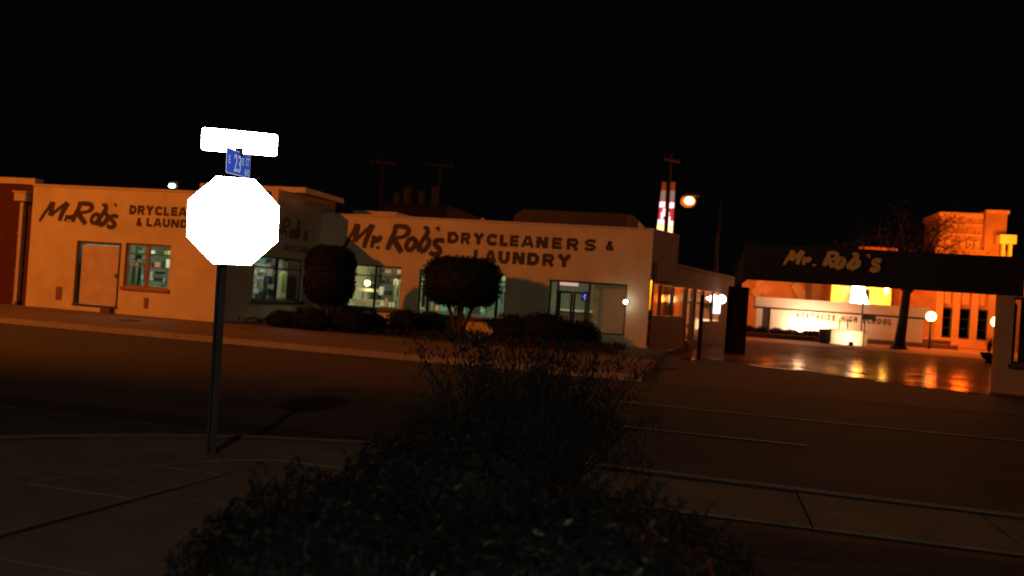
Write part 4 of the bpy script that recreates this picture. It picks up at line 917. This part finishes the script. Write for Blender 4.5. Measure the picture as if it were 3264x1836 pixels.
# ================================================================== trees and shrubs
def leaves(mb, c, rx, ry, rz, n, size, k=0, flat=None, fill=.25, pk=None):
    for _ in range(n):
        while True:
            d = Vector((random.gauss(0, 1), random.gauss(0, 1), random.gauss(0, 1))).normalized()
            if flat is None or d.z > flat: break
        rad = 1 - random.random() ** 2 * fill + random.uniform(-.03, .05) + .06 * math.sin(d.x * 7 + c[0]) * math.sin(d.y * 6) * math.sin(d.z * 8)
        p = Vector((c[0] + d.x * rx * rad, c[1] + d.y * ry * rad, c[2] + d.z * rz * rad))
        q = Vector((random.gauss(0, 1), random.gauss(0, 1), random.gauss(0, 1))).normalized(); nrm = (d + q * .8).normalized()
        a = nrm.orthogonal().normalized(); a = Quaternion(nrm, random.uniform(0, 6.28)) @ a; b = nrm.cross(a); s_ = size * random.uniform(.6, 1.3)
        kk = pk if (pk is not None and random.random() < .022) else k
        mb.add([p - a * s_, p - b * s_ * .45 + nrm * s_ * .1, p + a * s_, p + b * s_ * .45 + nrm * s_ * .1], [(0, 1, 2, 3)], kk)
def topiary(px_, base_y, d, w_px, top, bot, lab, grp=None, flat=-.15, nst=4):
    cx = px_; dd = d; c = onD(cx, (top + bot) / 2, dd); hx = w_px / 2 / FPX * dd; hz_ = (bot - top) / 2 / FPX * dd
    t = thing('clipped_tree', lab, 'tree', (c.x, c.y, .12), grp)
    m = MB(); cc = (c.x, c.y, c.z - hz_ * .55)
    def su(d_):  # mushroom: domed top, flat underside
        return d_
    # inner core, superellipsoid
    n_, mm = 26, 16; v = []; fs = []
    for i in range(mm + 1):
        for j in range(n_):
            a = math.pi * i / mm; b = 2 * math.pi * j / n_; sg = lambda q, e: math.copysign(abs(q) ** e, q); q = 1 + random.uniform(-.025, .025)
            v.append((c.x + hx * .94 * sg(math.sin(a), .62) * math.cos(b) * q, c.y + hx * .85 * sg(math.sin(a), .62) * math.sin(b) * q, c.z + hz_ * .94 * sg(math.cos(a), .72) * q))
    for i in range(mm):
        for j in range(n_): fs.append((i * n_ + j, (i + 1) * n_ + j, (i + 1) * n_ + (j + 1) % n_, i * n_ + (j + 1) % n_))
    m.add(v, fs)
    for _ in range(5200):
        a = math.acos(random.uniform(-1, 1)); b = random.uniform(0, 6.283); sg = lambda q, e: math.copysign(abs(q) ** e, q); q = random.uniform(.92, 1.03) + (.06 if random.random() < .03 else 0)
        p = Vector((c.x + hx * sg(math.sin(a), .62) * math.cos(b) * q, c.y + hx * .9 * sg(math.sin(a), .62) * math.sin(b) * q, c.z + hz_ * sg(math.cos(a), .72) * q))
        nr = Vector((random.gauss(0, 1), random.gauss(0, 1), random.gauss(0, 1))).normalized(); u = nr.orthogonal().normalized(); w = nr.cross(u); s_ = random.uniform(.025, .055)
        m.add([p - u * s_, p - w * s_ * .5, p + u * s_, p + w * s_ * .5], [(0, 1, 2, 3)])
    m.build('crown', leaf_d, t)
    tr = MB()
    for i in range(nst):
        an = 6.28 * i / nst + .4; x0_, y0_ = c.x + .1 * math.cos(an), c.y + .1 * math.sin(an); x1_, y1_ = c.x + hx * .45 * math.cos(an), c.y + hx * .4 * math.sin(an)
        P = [(x0_, y0_, .1), (x0_ * .85 + x1_ * .15, y0_ * .85 + y1_ * .15, .5), (x0_ * .4 + x1_ * .6, y0_ * .4 + y1_ * .6, c.z - hz_ * 1.0), (x1_, y1_, c.z - hz_ * .4)]
        tr.tube(catmull(P, 4), [.075 - .03 * j / 12 for j in range(13)], 7)
    tr.build('trunk', bark, t); return t
topiary(1474, 1060, 26.6, 256, 817, 980, 'broad mushroom-clipped tree on forked stems before the long front')
topiary(1052, 1060, 26.2, 168, 782, 972, 'rounder clipped tree in the shadow beside the side window', flat=-.3)
def shrub(px_, y_top, y_base, wpx, lab, grp='low shrubs in the laundry bed', mt=leaf_d, n=1500):
    g_ = onG(px_, y_base, .12); d = (g_ - CAM).dot(Fw); top = onD(px_, y_top, d).z; hx = wpx / 2 / FPX * d
    t = thing('low_shrub', lab, 'shrub', (g_.x, g_.y, .12), grp); h = max(.2, top - .12)
    m = MB(); m.ball((g_.x, g_.y, .12 + h * .42), (hx * .86, hx * .6, h * .5), 16, 10, jit=.06); leaves(m, (g_.x, g_.y, .12 + h * .42), hx, hx * .75, h * .58, n, .05, fill=.3); m.build('foliage', mt, t)
    MB().tube([(g_.x, g_.y, .1), (g_.x, g_.y, .12 + h * .4)], .03, 6).build('stem', bark, t)
for a in ((905, 990, 1042, 120, 'low dark shrub at the foot of the shaded side wall'), (985, 980, 1050, 140, 'dark shrub left of the rounder clipped tree'), (1110, 985, 1058, 150, 'dark shrub under the rounder clipped tree'), (1175, 995, 1060, 120, 'dark shrub right of the rounder clipped tree'),
          (1290, 985, 1062, 130, 'dark shrub under the grey shadow patch on the wall'), (1370, 992, 1064, 110, 'dark shrub left of the mushroom tree stems'), (1630, 1000, 1085, 150, 'large dark shrub right of the mushroom tree stems'), (1740, 992, 1095, 190, 'biggest dark shrub left of the glazed entrance'), (1850, 1020, 1098, 130, 'dark shrub in front of the entrance doors')):
    shrub(*a)
# bed mound ground cover
m = MB(); 
for _ in range(5000):
    t_ = random.random(); x_ = -14.0 + 11.5 * t_; y_ = random.uniform(22.8, 26.9); s_ = random.uniform(.03, .07); p = Vector((x_, y_, .12 + random.uniform(.0, .18)))
    u = Vector((random.gauss(0, 1), random.gauss(0, 1), random.gauss(0, 1))).normalized(); w = u.orthogonal().normalized(); m.add([p - u * s_, p - w * s_ * .5, p + u * s_, p + w * s_ * .5], [(0, 1, 2, 3)])
o = m.build('ground_cover', mat('reddish_ground_cover', (.035, .022, .014), .8, noise=.4, nscale=5)); o['kind'] = 'stuff'

# shrubs along the school
for i, (x, yt, w) in enumerate(((2385, 1052, 50), (2430, 1056, 60), (2475, 1050, 50), (2520, 1058, 55), (2575, 1062, 60), (2600, 1058, 40))):
    g_ = onY(x, 1085, 52.5); hx = w / 2 / FPX * 52; top = onD(x, yt, 50).z; t = thing('school_shrub', ('shrub behind the dark canopy pillar', 'dark rounded shrub below the dark column', 'dark shrub at the left end of the name panel', 'dark shrub under the word NORTHSIDE', 'dark shrub below the brightest spot of the wall', 'small dark shrub beside the dark bin')[i], 'shrub', (g_.x, 52.5, .03), 'shrubs before the school wall')
    m = MB(); m.ball((g_.x, 52.5, .35), (hx * .9, .5, max(.25, top - .45)), 14, 8, jit=.1); leaves(m, (g_.x, 52.5, .35), hx, .6, max(.3, top - .35), 500, .07); m.build('foliage', leaf_d, t); MB().tube([(g_.x, 52.5, .0), (g_.x, 52.5, .4)], .04, 6).build('stem', bark, t)
bh = MB().box(onY(2370, 1090, 51).x, onY(2640, 1090, 51).x, 51, 51.4, .03, .32)
tag(bh.build('planter_edge', sb_dark), 'long low dark planter edge in front of the school shrubs', 'planter')

# bare tree between canopy and school
def bare_tree(px_, base_d, lab, crown_n=1900):
    b0 = onD(px_, 1088, base_d); base = Vector((b0.x, b0.y, 0)); tr = MB(); tips = []
    def grow(p, dirn, L, r_, lv):
        q = p; d_ = dirn.copy(); pts = [p]; rs = [r_]
        for i in range(4):
            d_ = (d_ + Vector((random.gauss(0, .11), random.gauss(0, .11), random.gauss(.03, .08)))).normalized(); q = q + d_ * L / 4; pts.append(q); rs.append(r_ * (1 - .45 * (i + 1) / 4))
        tr.tube(pts, rs, 7 if lv < 2 else 4, cap=False)
        if lv >= 4: tips.append(q); return
        for _ in range(3 if lv < 3 else 4):
            nd = (d_ + Vector((random.gauss(0, .62), random.gauss(0, .62), random.gauss(.12, .3)))).normalized(); grow(pts[random.choice((2, 3, 4))], nd, L * random.uniform(.6, .82), rs[-1] * .78, lv + 1)
    t = thing('bare_tree', lab, 'tree', base)
    P = [base, base + Vector((.02, 0, .35)), base + Vector((.12, 0, 1.6)), base + Vector((.2, 0, 3.0)), base + Vector((.25, 0, 4.0))]
    tr.tube(P, [.52, .30, .25, .23, .2], 10)
    for i in range(5):
        a = 1.25 * i + .4; grow(P[3 if i < 3 else 4] + Vector((0, 0, .1 * i)), Vector((math.cos(a) * .75, math.sin(a) * .75, .8)).normalized(), 2.0, .13, 1)
    tr.build('trunk', bark, t); m = MB()
    for q in tips:
        for _ in range(crown_n // max(1, len(tips))):
            p = q + Vector((random.gauss(0, .28), random.gauss(0, .28), random.gauss(0, .22))); u = Vector((random.gauss(0, 1), random.gauss(0, 1), random.gauss(0, 1))).normalized(); w = u.orthogonal().normalized(); s_ = random.uniform(.04, .08)
            m.add([p - u * s_, p - w * s_ * .6, p + u * s_, p + w * s_ * .6], [(0, 1, 2, 3)])
    m.build('crown', mat('rusty_leaves', (.09, .045, .025), .8), t)
bare_tree(2866, 46, 'tall dark tree whose trunk crosses the white school wall')

# urn planter
g_ = onG(3150, 1157, .02); t = thing('urn_planter', 'dark urn with a spiky plant near the canopy right end', 'planter', (g_.x, g_.y, .02))
MB().tube([(g_.x, g_.y, .02 + z) for z in (0, .06, .12, .25, .42, .46)], [.2, .2, .12, .28, .34, .36], 16).build('urn', dark_frame, t); m = MB()
for i in range(38):
    a = random.uniform(0, 6.28); l = random.uniform(.5, .85); r_ = random.uniform(.05, .4); m.tube([(g_.x, g_.y, .45), (g_.x + r_ * .4 * math.cos(a), g_.y + r_ * .4 * math.sin(a), .45 + l * .6), (g_.x + r_ * math.cos(a), g_.y + r_ * math.sin(a), .45 + l)], [.014, .01, .003], 4)
m.build('plant', leaf_d, t)

# ------------------------------------------------------------------ foreground shrubs
def mound(lat, d, rx, ry, h, n, lab):
    c = CAM + Rt * lat + Vector((-math.sin(YAW), math.cos(YAW), 0)) * d; c.z = .12
    t = thing('evergreen_shrub', lab, 'shrub', (c.x, c.y, .1), 'small-leaved shrubs in the foreground bed')
    m = MB(); m.ball((c.x, c.y, .12 + h * .38), (rx * .84, ry * .84, h * .52), 22, 14, jit=.07)
    leaves(m, (c.x, c.y, .12 + h * .38), rx, ry, h * .64, n, .021, flat=-.35, fill=.3, pk=1); m.build('foliage', [leaf_b, leaf_p], t)
    s = MB()
    for i in range(7):
        a = i * .9; s.tube([(c.x + .05 * math.cos(a), c.y + .05 * math.sin(a), .1), (c.x + rx * .3 * math.cos(a), c.y + ry * .3 * math.sin(a), .12 + h * .45)], [.018, .01], 6)
    s.build('stem', bark, t)
    m = MB()   # shoots breaking the outline
    for i in range(90):
        a = random.uniform(0, 6.28); e = random.uniform(.15, 1.35); b = Vector((c.x + rx * .93 * math.cos(a) * math.cos(e), c.y + ry * .93 * math.sin(a) * math.cos(e), .12 + h * .38 + h * .6 * math.sin(e)))
        dr_ = Vector((math.cos(a) * .4, math.sin(a) * .4, 1)).normalized(); L = random.uniform(.05, .15); m.tube([b, b + dr_ * L], [.003, .0015], 3)
        for j in range(6):
            p = b + dr_ * L * (j + 1) / 6; u = Vector((random.gauss(0, 1), random.gauss(0, 1), .6)).normalized(); w = u.orthogonal().normalized(); s_ = .018; p = p + u * s_; m.add([p - u * s_, p - w * s_ * .45, p + u * s_, p + w * s_ * .45], [(0, 1, 2, 3)])
    m.build('shoot', leaf_b, t, kind='stuff')
mound(-.66, 3.45, .60, .72, .64, 6000, 'dense small-leaved dark shrub at the bottom left of the bed')
mound(.34, 3.2, .74, .8, .70, 8000, 'largest small-leaved dark shrub in the bottom centre')
mound(-.22, 4.25, .62, .6, .80, 5000, 'small-leaved dark shrub behind the other two and under the twiggy one')
# tall twiggy shrub
c = onD(1680, 1400, 5.1); c.z = .12; t = thing('twiggy_shrub', 'tall fan of thin upright twigs in the middle foreground', 'shrub', c)
tw = MB(); lv = MB()
for i in range(420):
    a = random.uniform(0, 6.28); sp = random.random() ** .7 * .80; h = random.uniform(.75, 1.34) * (1 - .16 * sp) * (1 if random.random() < .8 else .7); e = Vector((c.x + math.cos(a) * sp, c.y + math.sin(a) * sp * .7, .12 + h)); b0 = Vector((c.x + math.cos(a) * .16 * sp, c.y + math.sin(a) * .16 * sp, .1))
    mid_ = b0.lerp(e, .5) + Vector((random.gauss(0, .05) - math.cos(a) * .08 * sp, random.gauss(0, .05), .08)); P = catmull([b0, mid_, e], 4); tw.tube([Vector(q) for q in P], [.0065 - .0052 * j / (len(P) - 1) for j in range(len(P))], 3, cap=False)
    for j in range(26):
        q = Vector(P[random.randrange(3, len(P))]) + Vector((random.gauss(0, .022), random.gauss(0, .022), random.gauss(0, .03))); u = Vector((random.gauss(0, .6), random.gauss(0, .6), 1)).normalized(); w = u.orthogonal().normalized(); s_ = random.uniform(.014, .03); lv.add([q - u * s_, q - w * s_ * .22, q + u * s_, q + w * s_ * .22], [(0, 1, 2, 3)])
tw.build('twigs', twig_m, t); lv.build('foliage', leaf_b, t)

# ================================================================== STOP SIGN with street blades
pb = onD(672, 1440, 6.95); pb.z = .09; pt = onD(727, 520, 6.95)
SG = thing('stop_sign', 'octagonal road sign glaring white in the light on a leaning dark post', 'road sign', pb)
ax = (Vector((pt.x, pt.y, pt.z)) - pb); Lp = ax.length; ax.normalize()
white_r = retro('white_retro_sheet', (.8, .8, .82), .09, .25, .75); red_r = retro('red_retro_sheet', (.62, .035, .03), .09, .25, .75)
red_r2 = red_r
q = MB(); n0 = (-Fw).normalized()
side = ax.cross(n0).normalized() * -1
if side.dot(Rt) < 0: side = -side
fwd = side.cross(ax); 
if fwd.dot(Fw) > 0: fwd = -fwd
T0 = lambda u, w, z: pb + side * u + fwd * w + ax * z     # w towards the viewer
# steel channel post
q.box(-.03, .03, -.035, -.028, 0, Lp - .22, T0); q.box(-.03, -.024, -.028, .0, 0, Lp - .22, T0); q.box(.024, .03, -.028, .0, 0, Lp - .22, T0); q.box(-.042, -.0302, -.004, .0, 0, Lp - .22, T0); q.box(.0302, .042, -.004, .0, 0, Lp - .22, T0)
q.build('post', mat('dull_post_steel', (.05, .05, .055), .6, noise=.3, nscale=12), SG)
cx_, cy_ = 745, 705; cc = onD(cx_, cy_, 6.93); R_ = .362
nf = (CAM - cc).normalized(); nf = (nf + Rt * .05).normalized(); upv = (Up * 1.0 + Rt * .0); upv = (upv - nf * upv.dot(nf)).normalized(); upv = Quaternion(nf, R(1.6)) @ upv; rv = upv.cross(nf).normalized()
if rv.dot(Rt) < 0: rv = -rv
TS = lambda u, w, z: cc + rv * u + nf * w + upv * z
def octo(r_): return [(r_ / math.cos(math.pi / 8) * math.cos(math.pi / 8 + i * math.pi / 4), r_ / math.cos(math.pi / 8) * math.sin(math.pi / 8 + i * math.pi / 4)) for i in range(8)]
f = MB(); f.prism(octo(R_), 0, .003, TS, 1); f.prism(octo(R_ - .02), .0032, .0045, TS, 0)
for i, ch in enumerate('STOP'): block_letter(ch, TS, (-.285 + i * .145, -.285 + i * .145 + .125, -.125, .125), None, None, w0=.0046, w1=.0055, step=.0003, wt=.15, mb=f, k=1)
f.build('sign_plate', [red_r, white_r], SG, label='octagonal reflective plate glaring white')
f = MB(); f.prism(octo(R_), -.003, -.0005, TS); f.build('plate_back', galv, SG)
# upper blade facing the camera
cb = onD(765, 453, 6.93); tilt = rv * math.cos(R(.2)) + upv * math.sin(R(.2)); tu = nf.cross(tilt) 
if tu.dot(upv) < 0: tu = -tu
TB = lambda u, w, z: cb + tilt * u + nf * w + tu * z
def rrect(w, h, r_): 
    out = []
    for (cx2, cz2, a0) in ((w - r_, h - r_, 0), (-w + r_, h - r_, 90), (-w + r_, -h + r_, 180), (w - r_, -h + r_, 270)):
        for k_ in range(5): a = R(a0 + k_ * 22.5); out.append((cx2 + r_ * math.cos(a), cz2 + r_ * math.sin(a)))
    return out
blue_r = retro('blue_retro_sheet', (.05, .10, .5), .09, .25, .75)
f = MB(); f.prism(rrect(.302, .094, .028), -.002, .002, TB, 1); f.build('upper_blade', [blue_r, white_r], SG, label='upper blade facing the street, glaring white')
# lower blade at an angle reading E 23RD ST 600
cl_ = onD(761, 522, 6.93); ang = R(72); bd = (rv * math.cos(ang) + nf * math.sin(ang) * -1); bd = (rv * math.cos(ang) - nf * math.sin(ang)).normalized(); bn_ = bd.cross(upv).normalized()
if bn_.dot(nf) < 0: bn_ = -bn_
blue_s = retro('blue_sign_sheet', (.0, .05, .42), .20, .4, .6); white_s = retro('white_legend_sheet', (.45, .5, .8), .22, .4, .6)
TL = lambda u, w, z: cl_ + bd * u + bn_ * w + upv * z
f = MB(); f.prism(rrect(.36, .100, .02), -.002, .002, TL, 1); f.prism(rrect(.35, .091, .018), .0021, .0028, TL, 0); lb = f.build('lower_blade', [blue_s, white_s], SG, label='blue blade set edgewise reading E 23RD ST 600')
def tl(txt, u0, z0, u1, h): 
    sgn = 1 if (bd.dot(rv) > 0) else -1
    text_mesh(txt, lambda u, w, z: TL(u * sgn, w, z), u0, z0, u1, h, .0052 + 0, lb, white_s, name='lettering', bold=.02)
tl('E', -.31, -.02, -.26, .065); tl('23', -.16, -.075, .05, .145); tl('RD', .065, -.005, .15, .06); tl('ST', .21, -.0, .32, .07); tl('600', .17, -.085, .33, .06)
MB().box(-.03, .03, -.03, .03, -.035, .03, lambda u, w, z: cl_ + rv * (u) + nf * (w - .03) + upv * (z + .1)).build('bracket', galv, SG)

# sodium lamp fixture at the key light (outside the frame, left)
kl = thing('street_lamp', 'sodium street lamp outside the frame that lights the laundry from the left', 'street lamp', (KEY.x - 1.5, KEY.y, 0))
MB().tube([(KEY.x - 2.2, KEY.y, 0), (KEY.x - 2.2, KEY.y, KEY.z + .5)], [.12, .08], 10).build('pole', galv, kl); MB().tube([(KEY.x - 2.2, KEY.y, KEY.z + .4), (KEY.x - 1, KEY.y, KEY.z + .6), (KEY.x - .2, KEY.y, KEY.z + .45)], .04, 8).build('arm', galv, kl)
MB().box(KEY.x - .35, KEY.x + .35, KEY.y - .16, KEY.y + .16, KEY.z + .3, KEY.z + .5).build('hood', galv, kl)
